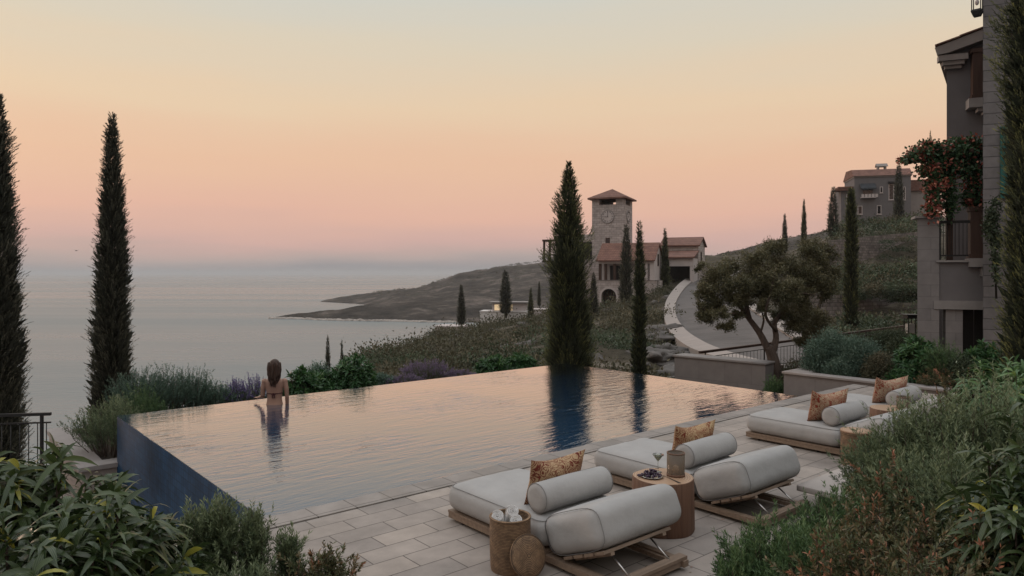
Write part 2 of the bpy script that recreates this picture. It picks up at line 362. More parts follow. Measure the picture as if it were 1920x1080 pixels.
_n = _nt.nodes.new('ShaderNodeTexNoise'); setin(_n, Scale=5, Detail=3, Roughness=.5); _nt.links.new(_tc.outputs['Object'], _n.inputs['Vector'])
_bp = _nt.nodes.new('ShaderNodeBump'); setin(_bp, Strength=.5, Distance=.03); _nt.links.new(_n.outputs['Fac'], _bp.inputs['Height']); _nt.links.new(_pb.outputs[0], _bp.inputs['Normal']); _nt.links.new(_bp.outputs[0], _b.inputs['Normal'])
M_seam = surf('fabric_seam', (.185,.18,.18), .95, .1, 6)
M_steel = surf('steel_rod', (.45,.43,.42), .35, .1, 6, metal=.9)
M_towel = surf('white_towel', (.60,.585,.58), 1, .06, 8, .6, 160, spec=.05)
M_skin = surf('skin', (.275,.165,.125), .5, .06, 5, spec=.3)
M_hair = surf('brown_hair', (.038,.019,.012), .5, .55, 9, .6, 30, stretch=(6,6,.5))
M_bikini = surf('dark_red_cloth', (.045,.010,.014), .7, .2, 10)
M_rock = surf('limestone', (.10,.09,.085), .95, .4, .8, 1.0, 5)
M_soil = surf('bed_soil', (.035,.028,.022), 1, .5, 6, .8, 30)
M_bark = surf('bark', (.075,.055,.045), .95, .4, 6, .9, 25, stretch=(3,3,.5))
M_barkd = surf('dark_bark', (.03,.024,.02), .95, .4, 6, .8, 25, stretch=(3,3,.5))
M_road = surf('asphalt', (.088,.077,.074), .85, .32, .35, .2, 60)
M_walk = surf('sidewalk_stone', (.26,.225,.208), .85, .12, .8, .2, 40)
M_shutter = surf('teal_shutter', (.016,.085,.075), .6, .15, 5)
M_white = surf('white_render', (.55,.52,.51), .9, .06, 1)

def terrainmat(name, c1, c2, c3, s1, s2, bump=.6):
    m, nt, b = newmat(name); L = nt.links.new
    tc = nt.nodes.new('ShaderNodeTexCoord')
    n1 = nt.nodes.new('ShaderNodeTexNoise'); setin(n1, Scale=s1, Detail=8, Roughness=.7); L(tc.outputs['Object'], n1.inputs['Vector'])
    n2 = nt.nodes.new('ShaderNodeTexNoise'); setin(n2, Scale=s2, Detail=6, Roughness=.75); L(tc.outputs['Object'], n2.inputs['Vector'])
    r1 = ramp(nt, [(.36,c1),(.52,c2),(.66,c3)]); L(n1.outputs['Fac'], r1.inputs[0])
    mr = nt.nodes.new('ShaderNodeMapRange'); setin(mr, From_Min=.3, From_Max=.7, To_Min=.45, To_Max=1.5); L(n2.outputs['Fac'], mr.inputs[0])
    vm = nt.nodes.new('ShaderNodeVectorMath'); vm.operation = 'SCALE'; L(r1.outputs[0], vm.inputs[0]); L(mr.outputs[0], vm.inputs['Scale'])
    L(vm.outputs[0], b.inputs['Base Color']); setin(b, Roughness=1.0); b.inputs['Specular IOR Level'].default_value = .1
    bp = nt.nodes.new('ShaderNodeBump'); setin(bp, Strength=bump, Distance=.6/s2); L(n2.outputs['Fac'], bp.inputs['Height']); L(bp.outputs[0], b.inputs['Normal'])
    return m
M_ground = terrainmat('dry_scrub_ground', (.030,.027,.019), (.062,.052,.038), (.14,.12,.10), .16, 1.3)
M_shore = surf('pale_shore_rock', (.30,.265,.24), .95, .4, .5, .6, 3)
M_head = terrainmat('macchia_slope', (.022,.018,.015), (.052,.043,.036), (.15,.122,.106), .022, .075, 1.0)
M_far = terrainmat('far_slope', (.040,.034,.029), (.062,.053,.046), (.09,.077,.068), .03, .25)

# foliage
G = leafmat
M_cyp = G('cypress_leaf', [(0,(.012,.013,.010)),(.4,(.030,.032,.024)),(.7,(.060,.060,.044)),(1,(.12,.115,.085))], .7, .12)
M_cypg = G('green_cypress_leaf', [(0,(.012,.015,.009)),(.4,(.028,.033,.020)),(.7,(.055,.062,.030)),(1,(.15,.15,.055))], .7, .15)
M_rose = G('rosemary_leaf', [(0,(.020,.036,.022)),(.45,(.074,.098,.050)),(.8,(.14,.165,.092)),(1,(.22,.24,.18))], .6, .2)
M_roseg = G('bright_rosemary_leaf', [(0,(.014,.030,.012)),(.5,(.048,.086,.034)),(1,(.11,.155,.065))], .6, .2)
M_sage = G('grey_green_leaf', [(0,(.022,.042,.030)),(.5,(.062,.100,.074)),(1,(.16,.20,.16))], .65, .2)
M_broad = G('broad_leaf', [(0,(.010,.030,.012)),(.5,(.028,.070,.024)),(.9,(.07,.125,.035)),(1,(.15,.17,.04))], .42, .25)
M_strap = G('striped_leaf', [(0,(.010,.026,.013)),(.4,(.012,.026,.008)),(.82,(.038,.060,.016)),(.9,(.15,.15,.022)),(1,(.24,.22,.03))], .30, .22, stripe=(.095,.115,.052))
M_strap2 = G('glossy_strap_leaf', [(0,(.018,.045,.018)),(.5,(.045,.10,.035)),(.85,(.085,.16,.045)),(1,(.20,.24,.06))], .4, .25, stripe=(.11,.16,.08))
M_nand = G('bronze_leaf', [(0,(.020,.034,.016)),(.45,(.065,.070,.034)),(.66,(.125,.078,.042)),(.85,(.24,.095,.058)),(1,(.32,.16,.10))], .45, .2)
M_lav = G('lavender_leaf', [(0,(.040,.065,.045)),(.5,(.075,.10,.075)),(.55,(.070,.06,.13)),(1,(.125,.10,.21))], .7, .2)
M_heath = G('purple_heath_leaf', [(0,(.035,.05,.03)),(.4,(.07,.075,.05)),(.5,(.085,.065,.10)),(1,(.15,.115,.185))], .7, .2)
M_olive = G('olive_leaf', [(0,(.026,.029,.013)),(.5,(.070,.065,.033)),(.85,(.125,.114,.062)),(1,(.20,.185,.125))], .55, .15)
M_scrub = G('scrub_leaf', [(0,(.028,.032,.018)),(.4,(.046,.045,.027)),(.75,(.076,.066,.041)),(1,(.115,.098,.068))], .8, .15)
M_hedge = G('hillside_leaf', [(0,(.013,.021,.011)),(.5,(.036,.050,.027)),(1,(.080,.098,.056))], .7, .15)
M_vine = G('vine_leaf', [(0,(.008,.022,.010)),(.42,(.026,.055,.022)),(.58,(.04,.07,.025)),(.62,(.095,.022,.018)),(.85,(.19,.052,.038)),(1,(.31,.12,.078))], .55, .25)
M_grass = G('grass_blade', [(0,(.02,.045,.015)),(1,(.06,.10,.03))], .6, .2)
# ------------------------------------------------------------------ sea, land, road
def smooth_pts(P, k=8):
    P = [Vector(p) for p in P]; out = []
    for i in range(len(P)-1):
        p0 = P[max(i-1,0)]; p1 = P[i]; p2 = P[i+1]; p3 = P[min(i+2,len(P)-1)]
        for j in range(k):
            t = j/k
            out.append(.5*((2*p1)+(p2-p0)*t+(2*p0-5*p1+4*p2-p3)*t*t+(3*p1-p0-3*p2+p3)*t**3))
    return out+[P[-1]]
sea = MB(); xs = [-23000,-9000,-3000,-800,-200,200,800,3000,9000,23000]; ys = [-250,-50,50,150,400,1000,3000,8000,23000]
for j in range(len(ys)-1):
    for i in range(len(xs)-1):
        sea.add([(xs[i],ys[j],SEA),(xs[i+1],ys[j],SEA),(xs[i+1],ys[j+1],SEA),(xs[i],ys[j+1],SEA)], [(0,1,2,3)])
tag(sea.build('sea', M_sea), kind='structure')

ZR_Y = [20,25,30,36,45,56,68,82,98,115,140,250,600]; ZR_Z = [-1.4,-1.5,-1.65,-1.96,-2.3,-2.27,-1.6,-.58,.9,2.2,4.0,9,12]
def zr(Y): return float(np.interp(Y, ZR_Y, ZR_Z))
TC = {
 -900:[(4,-1.7),(13,-1.7),(20,-4),(40,-14),(75,-41.5),(400,-50)],
 500:[(4,-1.7),(14,-1.5),(20,-3),(35,-8),(70,-36),(100,-42),(400,-50)],
 600:[(4,-1.7),(14,-1.4),(20,-2.2),(30,-4),(45,-8),(80,-28),(115,-42),(300,-50)],
 700:[(4,-1.7),(16,-1.4),(30,-2.5),(46,-3.0),(56,-4.2),(75,-10),(120,-38),(150,-42),(300,-50)],
 800:[(4,-1.7),(17,-1.4),(40,-2.7),(70,-4.3),(88,-5.5),(105,-9),(160,-34),(200,-42),(400,-50)],
 900:[(4,-1.7),(18,-1.4),(50,-3.1),(90,-5.0),(130,-7.9),(148,-8.5),(170,-9),(190,-13),(250,-42),(500,-50)],
 1000:[(4,-1.7),(19,-1.4),(50,-2.8),(90,-3.8),(130,-6.4),(160,-7.6),(180,-8),(210,-13),(300,-42),(600,-50)],
 1100:[(4,-1.7),(20,-1.4),(40,-2.2),(80,-2.9),(103,-2.7),(130,-2.4),(200,-3),(300,-20),(400,-42),(600,-50)],
 1190:[(4,-1.7),(20,-1.4),(40,-2.3),(60,-2.5),(80,-2.1),(100,-1.0),(118,1.4),(160,2),(250,1),(400,-20),(600,-44)],
}
for xk in (1240,1330,1440): TC[xk] = [(4,-1.7)]+[(a, b-.45-(.5 if a < 40 else 0)) for a, b in zip(ZR_Y, ZR_Z)]
TC[1520] = [(4,-1.7),(20,-1.6),(30,-2.0),(45,-2.3),(59,-1.8),(61,-.9),(75,.8),(89,2.8),(91,4.6),(140,7.4),(250,12),(600,12)]
TC[1600] = [(4,-1.7),(15,-1.2),(20,-.9),(30,-1.3),(45,-1.4),(59,-1.2),(61,.2),(75,2.2),(89,3.7),(91,6.6),(115,9.0),(140,12.3),(200,15),(600,15)]
TC[1720] = [(4,-1.7),(13,-1.0),(16,-.2),(20,.2),(30,-.4),(45,-.8),(59,-.9),(61,.5),(75,2.8),(89,4.2),(91,6.8),(115,10),(140,13.2),(200,16),(600,16)]
TC[1900] = [(4,-1.7),(11,-.6),(14,.2),(20,.4),(45,.6),(59,.6),(61,1.6),(89,5),(91,7.5),(140,14),(200,17),(600,17)]
TC[2600] = [(4,-1.7),(9,-.3),(14,.3),(30,1),(60,3),(90,7),(140,14),(600,17)]
tk = sorted(TC)
def terr(x, Y):
    zc = [np.interp(math.log(Y), [math.log(a) for a,_ in TC[k]], [b for _,b in TC[k]]) for k in tk]
    return float(np.interp(x, tk, zc))
def terrP(X, Y): return terr(CX+F*X/Y, Y)
tx = list(range(-900,2601,25)); tY = [4*(600/4)**(j/150) for j in range(151)]
zc = np.array([[np.interp(math.log(Y), [math.log(a) for a,_ in TC[k]], [b for _,b in TC[k]]) for Y in tY] for k in tk])
vs = []; fs = []
for j, Y in enumerate(tY):
    for x in tx:
        z = float(np.interp(x, tk, zc[:,j])); X = (x-CX)/F*Y
        if Y > 20 and not (1225 < x < 1535 and Y < 125):
            z += (mnoise.noise(Vector((X*.12,Y*.12,0)))*.5+mnoise.noise(Vector((X*.45,Y*.45,3)))*.22)*min(1,(Y-20)/25)
        vs.append((X,Y,z))
nx = len(tx)
for j in range(len(tY)-1):
    for i in range(nx-1):
        a = j*nx+i; fs.append((a,a+1,a+nx+1,a+nx))
tag(MB().add(vs, fs, True).build('hillside', M_ground), kind='structure')

# the headland: two tongues of land running out into the sea
HC = {495:[('w',668),(None,678,-42),(None,850,-44),(None,1020,-44),(None,1180,-44),(None,1300,-44)],
 505:[('w',650),(597.3,655),(None,700,-43.5),(None,1000,-44),(None,1150,-44),(None,1300,-44)],
 535:[('w',648),(591,662),(None,720,-43),(None,1000,-44),(None,1150,-44),(None,1300,-44)],
 570:[('w',643),(586.5,668),(None,760,-43),(None,1000,-44),(None,1100,-44),(None,1300,-44)],
 600:[('w',630),(582,676),(None,770,-43),(None,1010,-42),(566,1040),(None,1300,-44)],
 640:[('w',622),(578,682),(None,760,-43),(None,970,-42),(557,1070),(None,1300,-44)],
 690:[('w',616),(571,700),(None,760,-40.6),(None,930,-40.6),(549,1090),(None,1300,-44)],
 745:[('w',612),(572,700),(566,780),(558,900),(543,1100),(None,1300,-44)],
 780:[('w',606),(574,690),(563,790),(554,920),(541,1110),(None,1300,-44)],
 820:[('w',600),(575,690),(560,800),(549,930),(528,1120),(None,1320,-44)],
 860:[('w',596),(574,690),(556,800),(541,940),(514.5,1120),(None,1340,-44)],
 960:[('w',592),(570,700),(548,810),(528,950),(496.5,1120),(None,1400,-44)],
 1030:[('w',590),(565,700),(540,820),(518,960),(488,1120),(None,1450,-44)],
 1120:[('w',590),(560,700),(532,820),(508,960),(477,1120),(None,1500,-44)],
 1230:[('w',590),(555,700),(525,820),(500,960),(478,1120),(None,1500,-44)],
 1340:[('w',590),(550,700),(520,820),(498,960),(482,1120),(None,1500,-44)]}
hk = sorted(HC); rows = []
def hpt(e):
    if e[0] == 'w': return (e[1], SEA-.8)
    if e[0] is None: return (e[1], e[2])
    return (e[1], zpx(e[0], e[1]))
ncol = list(range(495,1341,5)); SUB = 9
HP = np.array([[hpt(e) for e in HC[k]] for k in hk])          # k, row, (Y,z)
vs = []; fs = []
for x in ncol:
    prof = np.array([[np.interp(x, hk, HP[:,r,c]) for c in (0,1)] for r in range(6)])
    for r in range(5):
        for s_ in range(SUB):
            t = s_/SUB; Y = prof[r,0]*(1-t)+prof[r+1,0]*t; z = prof[r,1]*(1-t)+prof[r+1,1]*t; X = (x-CX)/F*Y
            nn = mnoise.noise(Vector((X*.02,Y*.02,1)))*2.6-abs(mnoise.noise(Vector((X*.045,Y*.03,5))))*4.2+mnoise.noise(Vector((X*.09,Y*.09,5)))*1.3+mnoise.noise(Vector((X*.25,Y*.25,2)))*.6+1.2
            amp = min(1, max(.12, (z-SEA)/14)); vs.append((X, Y, z+nn*amp*.8))
    vs.append(((x-CX)/F*prof[5,0], prof[5,0], prof[5,1]))
R_ = 5*SUB+1
for i in range(len(ncol)-1):
    for j in range(R_-1):
        a = i*R_+j; fs.append((a,a+R_,a+R_+1,a+1))
tag(MB().add(vs, fs, True).build('headland', M_head), kind='structure')
# pale rocky shore of the headland
rng = random.Random(5); sh = MB()
for i in range(620):
    x = rng.uniform(508, 850); Y = np.interp(x, hk, HP[:,0,0])+rng.uniform(2,9); X = (x-CX)/F*Y
    r = rng.uniform(.6,2.2)
    sh.ell((X,Y,SEA+.1), (r*1.6,r,r*rng.uniform(.4,.9)), 6, 4, fn=lambda d: 1+.35*mnoise.noise(d*2+Vector((i,0,0))))
tag(sh.build('shore_rocks', M_shore, smooth=False), kind='stuff')
# far hill behind the road
vs = []; fs = []; xr = [1270,1325,1400,1470,1550,1640,1760,1900,2100]; yr = [500,481,464,447,432,424,420,415,410]
cols = list(range(1270,2101,6))
for x in cols:
    yt = np.interp(x, xr, yr)
    for j in range(16):
        t = j/15; Y = 215+ (330-215)*t; zt = zpx(yt, 330); z0 = -8
        z = z0+(zt-z0)*t**.8; X = (x-CX)/F*Y
        vs.append((X,Y,z+(mnoise.noise(Vector((X*.06,Y*.06,2)))*1.0+mnoise.noise(Vector((X*.3,Y*.3,2)))*.45)*min(1,t*3)))
    vs.append(((x-CX)/F*420, 420, -10))
for i in range(len(cols)-1):
    for j in range(16):
        a = i*17+j; fs.append((a,a+17,a+18,a+1))
tag(MB().add(vs, fs, True).build('far_hill', M_far), kind='structure')

# road and its two pavements (strips through points given by place and depth)
def strip(name, A, B, mat, up=0.0, skirt=.6, k=8):
    A = smooth_pts([at(*p) for p in A], k); B = smooth_pts([at(*p) for p in B], k); n = len(A); vs = []; fs = []
    for a, b in zip(A, B):
        a = a+Vector((0,0,up)); b = b+Vector((0,0,up))
        vs += [a, b, a-Vector((0,0,skirt)), b-Vector((0,0,skirt))]
    for i in range(n-1):
        q = 4*i; fs += [(q,q+1,q+5,q+4),(q+2,q,q+4,q+6),(q+1,q+3,q+7,q+5)]
    fs += [(0,2,3,1)]
    return tag(MB().add(vs, fs).build(name, mat), kind='structure')
LO = [(1318,507,128),(1303,514,115),(1275,532,98),(1252,560,82),(1245,590,68),(1255,622,56),(1285,650,45),(1340,672,36),(1420,690,30)]
LI = [(1330,508,128),(1318,515,115),(1290,535,98),(1270,562,82),(1267,590,68),(1283,618,56),(1318,643,45),(1375,666,36),(1470,690,30)]
RI = [(1372,508,128),(1366,515,115),(1362,535,98),(1372,560,82),(1398,575,68),(1432,598,56),(1480,632,45),(1560,664,36),(1660,690,30)]
RO = [(1388,508,128),(1382,515,115),(1380,535,98),(1392,560,82),(1420,574,68),(1456,597,56),(1512,630,45),(1600,662,36),(1700,688,30)]
strip('road', LI, RI, M_road)
strip('pavement', LO, LI, M_walk, up=.13)
strip('pavement', RI, RO, M_walk, up=.13)
# ------------------------------------------------------------------ pool terrace
B0 = Vector((-2.42,6.87,0)); PL, PW = 10.6, 6.55       # pool corner, length along U, width
def PU(u, v, z=0): return B0+U*u+V*v+Vector((0,0,z))
def local(o, loc, rz): o.location = loc; o.rotation_euler = (0,0,rz); return o
pool = thing('infinity_pool', 'dark blue tiled infinity pool brimming beside the paved terrace', 'pool', B0, RZ)
b = MB(); t = .16; zt = -.022; zb = -1.9
b.box((0,0,zb),(t,PW,zt)); b.build('end_wall', M_tile, pool)
b = MB(); b.box((t,PW-t,zb),(PL-t,PW,zt)); b.build('overflow_wall', M_tile, pool)
b = MB(); b.box((PL-t,0,zb),(PL,PW,zt)); b.build('end_wall', M_tile, pool)
b = MB(); b.box((t,.0,zb),(PL-t,.05,-.03)); b.build('inner_wall', M_tile, pool)
b = MB(); b.box((t,.05,zb),(PL-t,PW-t,-1.35)); b.build('pool_floor', M_tile, pool)
b = MB(); n = 24
b.box((.004,-.002,-.018),(PL+.004,PW+.004,-.006)); tag(local(b.build('pool_water', M_pool), B0, RZ), kind='structure')
# coping and paving
b = MB(); b.box((-4.5,-.31,-.35),(12.8,-.004,.012)); tag(local(b.build('pool_coping', M_coping), B0, RZ), kind='structure')
b = MB(); b.box((-4.5,-7.5,-.35),(12.8,-.325,.002)); tag(local(b.build('terrace_paving', M_pave), B0, RZ), kind='structure')
b = MB(); b.box((-4.4,-.324,-.36),(12.7,-.311,-.02)); tag(local(b.build('drain_gap', M_dark), B0, RZ), kind='structure')
# planting beds on the terrace side of the furniture
def bed(pts, seed, h=.10):
    n = 26; us = [p[0] for p in pts]; vs_ = [p[1] for p in pts]; m = MB()
    vs = []; fs = []
    u0, u1, v0, v1 = min(us), max(us), min(vs_), max(vs_)
    for j in range(n+1):
        for i in range(n+1):
            a = i/n; c = j/n; e = min(a,1-a,c,1-c)*6
            wob = mnoise.noise(Vector((a*9,c*9,seed)))
            vs.append((u0+(u1-u0)*a+(wob*.08 if e < .01 else 0), -(v0+(v1-v0)*c)+(wob*.08 if e < .01 else 0), .006+min(1,e)*h*(.7+wob*.5)))
    for j in range(n):
        for i in range(n):
            q = j*(n+1)+i; fs.append((q,q+n+1,q+n+2,q+1))
    m.add(vs, fs, True); return tag(local(m.build('planting_bed', M_soil), B0, RZ), kind='structure')
bed([(2.5,3.72),(12.75,7.4)], 1)
bed([(-4.4,2.0),(-.25,7.4)], 2)

m = MB(); m.prism([(.12,PW+.17),(PL+.3,PW+.17),(PL+.3,PW+3.4),(.25,PW+3.0)], -1.9, -.52); tag(local(m.build('planting_bed', M_soil), B0, RZ), kind='structure')
# walls and planters round the terrace
def planter(name, label, p0, d, segs, mat=M_conc, slab=M_slab):
    """segs: boxes in a frame whose x runs along d from p0 and y to its left; each (x0,y0,x1,y1,z0,ztop)"""
    rz = math.atan2(d.y, d.x); r = thing(name, label, 'planter' if 'planter' in name else 'wall', p0, rz)
    for i, (x0,y0,x1,y1,z0,z1) in enumerate(segs):
        m = MB(); m.box((x0,y0,z0),(x1,y1,z1-.06)); m.build('wall', mat, r)
        o_ = .035; ext = [(-o_ if True else 0)]
        m = MB(); m.rbox((x0-o_,y0-o_+.003*i,z1-.0575-.001*i),(x1+o_,y1+o_,z1+.001*i), .008, n=4); m.build('coping', slab, r)
    return r
M_block = brickmat('planter_block', (.17,.152,.147), (.155,.138,.134), (.115,.102,.099), .75, .5, .004, rough=.85, bump=.25, nvar=.12, nscale=3, wall=True)
Wl = Vector((4.58,19.84,0)); Wr = Vector((6.50,18.07,0)); d = (Wr-Wl).normalized()
planter('garden_wall', 'low stone wall with flat coping at the far edge of the pool beside the olive tree', Wl, d, [(0,0,(Wr-Wl).length,.55,-1.9,.10)], M_block)
W2 = Vector((.386*16.5,16.5,0)); d2 = Vector((.655,-.755,0))
p2 = planter('stone_planter', 'long stone planter filled with green shrubs behind the far daybeds', W2, d2, [(0,0,7.5,.30,-1.9,.10),(0,.335,.45,2.1,-1.9,.10)], M_block)
m = MB(); m.box((.46,.31,-1.8),(7.5,4.5,-.02)); m.build('soil', M_soil, p2)
# planter at the left corner of the pool (lower level), with stepped courses
pl = thing('stone_planter', 'low pale stone planter at the left corner of the blue pool wall', 'planter', (-7.05,11.45,-.78), RZ)
for (x0,y0,x1,y1) in ((0,0,2.4,.36),(-.0,.36,.40,3.8)):
    m = MB(); m.box((x0,y0,-.07),(x1,y1,0)); m.build('coping', M_slab, pl)
    m = MB(); m.box((x0+.06,y0+.06,-.26),(x1-.03,y1-.03,-.072)); m.box((x0+.10,y0+.10,-1.2),(x1-.06,y1-.06,-.262)); m.build('wall', M_conc, pl)
m = MB(); m.box((.38,.35,-1),(2.4,3.8,-.06)); m.build('soil', M_soil, pl)
m = MB(); m.prism([(-12,6.5),(-3.4,6.5),(-5.2,11.8),(-9,13.2),(-12,13.2)], -1.75, -1.55); tag(m.build('lower_terrace', M_walk), kind='structure')

def railing(name, label, p, q, h, n, rail_mat=M_metal, bars=M_metal, rw=.05, posts=(), lower=True, rh=.04, bar_r=.007, gap=.12):
    p = Vector(p); q = Vector(q); r = thing(name, label, 'railing', p)
    D = q-p; m = MB(); m.bar((0,0,h), D+Vector((0,0,h)), rw, rh); m.build('handrail', rail_mat, r)
    m = MB(); m.bar((0,0,h-gap), D+Vector((0,0,h-gap)), .025,.02)
    if lower: m.bar((0,0,.08), D+Vector((0,0,.08)), .025,.02)
    m.build('rail', bars, r)
    m = MB()
    for i in range(n):
        c = D*((i+.5)/n); m.tube([c+Vector((0,0,.085)), c+Vector((0,0,h-gap-.005))], bar_r, 5)
    m.build('baluster_row', bars, r)
    for t_ in posts:
        m = MB(); c = D*t_; m.bar(c, c+Vector((0,0,h-rh/2-.002)), .035, .035); m.build('post', bars, r)
    return r
railing('iron_railing', 'black iron railing with thin bars at the left edge beside the low planter', (-10.4,9.35,-.62), (-6.55,10.0,-.62), 1.02, 34, posts=(.45,.97))
railing('terrace_railing', 'brown handrail with thin bars running behind the olive tree trunk', at(1312,664,20.6)-Vector((0,0,.75)), at(1700,606,28)-Vector((0,0,.9)), .8, 70, rail_mat=M_wood, rw=.09, rh=.07, posts=(.02,.25,.5,.75,.98), lower=True, gap=.16)

# ------------------------------------------------------------------ clock-tower house
th = rad(-24.2); TO = at(1169.7,512,104); TO.z = 0
e1 = Vector((math.cos(th),math.sin(th),0)); e2 = Vector((-math.sin(th),math.cos(th),0))
def ex(px, ey):
    r = (px-CX)/F; return (r*(TO.y+ey*e2.y)-TO.x-ey*e2.x)/(e1.x-r*e1.y)
def zt_(py, exx, ey): return CZ-(py-HY)/F*(TO.y+exx*e1.y+ey*e2.y)
def gable(m, x0, x1, y0, y1, ze, zr_, th_=.22, over=.35, ends=.3):   # two roof slabs, ridge along x
    ym = (y0+y1)/2; sl_ = (zr_-ze)/(ym-y0); yo0 = y0-over; yo1 = y1+over; zo = ze-sl_*over
    for pts in ([(yo0,zo),(ym,zr_),(ym,zr_+th_),(yo0,zo+th_)], [(ym,zr_),(yo1,zo),(yo1,zo+th_),(ym,zr_+th_)]):
        M = Matrix.Translation((x0-ends,0,0)) @ Matrix.Diagonal((x1-x0+2*ends,1,1,1)); m.xprism(pts, M)
def gwall(m, x0, x1, y0, y1, z0, ze, zr_):
    ym = (y0+y1)/2
    m.xprism([(y0,z0),(y1,z0),(y1,ze),(ym,zr_),(y0,ze)], Matrix.Translation((x0,0,0)) @ Matrix.Diagonal((x1-x0,1,1,1)))
def window(parent, M, w_, h_, pane=M_pane, frame=M_pale, fr=.09, proud=.05, sill=True, name='window', bars=True):
    """window on the plane y=0 of M, lower left corner at the origin, facing -y"""
    m = MB(); m.box((0,-proud,0),(fr,.02,h_),M); m.box((w_-fr,-proud,0),(w_,.02,h_),M); m.box((fr,-proud+.002,h_-fr),(w_-fr,.02,h_),M); m.box((fr,-proud+.002,0),(w_-fr,.02,fr),M)
    o = m.build(name, frame, parent)
    m = MB(); m.box((fr*.9,-.015,fr*.9),(w_-fr*.9,.01,h_-fr*.9),M); m.build('pane', pane, o)
    if bars: m = MB(); m.box((w_/2-.02,-.03,fr),(w_/2+.02,-.016,h_-fr),M); m.build('mullion', M_wood, o)
    if sill: m = MB(); m.box((-.08,-proud-.1,-.09),(w_+.08,.02,-.004),M); m.build('sill', frame, o)
    return o
A_ = 4.9
tw = thing('clock_tower', 'square pale stone clock tower with red tiled pyramid roof and round clock face', 'clock tower', TO, th)
zE = zt_(373.5,-2.5,0); zO = zt_(383.5,-2.5,0)
m = MB(); m.box((-A_,0,-4),(0,A_,zO))
for (x0,y0,x1,y1) in ((-A_,0,-3.78,1.15),(-1.22,0,0,1.15),(-A_,3.75,-3.0,A_),(-1.3,3.75,0,A_)): m.box((x0,y0,zO+.001),(x1,y1,zE))
m.box((-A_,1.15,zO+.001),(-A_+.5,3.75,zE)); m.build('wall', M_tower, tw)
ap = zt_(354.5,-2.5,2.5); o_ = .55
m = MB(); vs = [(-A_-o_,-o_,zE+.02),(o_,-o_,zE+.02),(o_,A_+o_,zE+.02),(-A_-o_,A_+o_,zE+.02)]
vs += [(x,y,z+.22) for x,y,z in vs]+[(-A_/2,A_/2,ap)]
m.add(vs, [(3,2,1,0),(0,1,5,4),(1,2,6,5),(2,3,7,6),(3,0,4,7),(4,5,8),(5,6,8),(6,7,8),(7,4,8)]); m.build('roof', M_rooft, tw)
def clock(parent, M, R):
    m = MB(); m.lathe([(R*1.08,0),(R*1.08,.10),(R*.98,.10),(R*.98,.06)], 40, M=M @ Matrix.Rotation(rad(90),4,'X')); o = m.build('clock_face', M_slab, parent)
    m = MB(); m.disc((0,0,.07), R*.985, 40, M=M @ Matrix.Rotation(rad(90),4,'X')); m.build('dial', M_pale, o)
    strokes = ['II','II','III','IV','V','VI','II','III','II','I','II','I']
    for k in range(12):
        a = math.pi/2-2*math.pi*(k+1)/12; m = MB()
        for q in range(2 if k % 3 else 3):
            off = (q-(.5 if k % 3 else 1))*.11*R
            c = Vector((math.cos(a),0,math.sin(a))); s_ = Vector((-math.sin(a),0,math.cos(a)))
            p = c*R*.68+s_*off; q_ = c*R*.92+s_*off
            m.bar(M @ (p+Vector((0,-.085,0))), M @ (q_+Vector((0,-.085,0))), .035*R, .02)
        m.build('numeral', M_metal, o)
    m = MB(); m.bar(M @ Vector((0,-.12,-.1*R)), M @ Vector((0,-.12,.82*R)), .07*R, .02); m.build('minute_hand', M_metal, o)
    m = MB(); m.bar(M @ Vector((.1*R,-.15,0)), M @ Vector((-.62*R,-.15,0)), .09*R, .02); m.build('hour_hand', M_metal, o)
cx_ = ex(1139.6,0)
clock(tw, Matrix.Translation((cx_,0,zt_(406,cx_,0))), .93)
clock(tw, Matrix.Translation((0,2.45,zt_(406,0,2))) @ Matrix.Rotation(rad(90),4,'Z'), .93)
xw = ex(1135.5,0); window(tw, Matrix.Translation((xw,0,zt_(458,xw,0))), .66, .95, frame=M_wood, sill=False, bars=False)

vi = thing('stone_house', 'white gabled house with red roof and arched stone basement in front of the clock tower', 'house', TO, th)
y0, y1 = -5.6, -.25; x0 = ex(1122,y0); x1 = ex(1226,y0)
ze = zt_(486,0,y0); zr2 = zt_(458,0,-2.9); zf = zt_(525,0,y0); ym = (y0+y1)/2
m = MB(); gwall(m, x0+2.6, x1, y0+1.2, y1, zf-.02, ze+.15, zr2-.08); m.build('wall', M_pale, vi)
m = MB(); gwall(m, x1-1.2, x1+.02, y0, y1+.01, zf-.01, ze-.06, zr2-.05); m.build('gable_wall', M_pale, vi)
m = MB(); gable(m, x0, x1, y0, y1, ze, zr2-.03, .2, .4, .25); m.build('roof', M_rooft, vi)
m = MB(); m.box((x0,y0-.05,ze-.62),(x1-1.2,y0+.3,ze-.28)); m.build('porch_beam', M_pale, vi)
for px in (1122.5,1133,1150,1176,1214):
    xx = ex(px,y0); m = MB(); m.box((xx,y0,zf),(xx+.34,y0+.34,ze-.63)); m.build('porch_column', M_wood, vi)
m = MB(); xa = ex(1144,y0+1.2); m.box((xa,y0+1.14,zf),(xa+2.4,y0+1.2,ze-.9)); m.build('door', M_dark, vi)
m = MB(); m.box((x0,y0+1.25,zf),(x0+2.7,y0+1.6,ze-.3)); m.build('porch_wall', M_pale, vi)
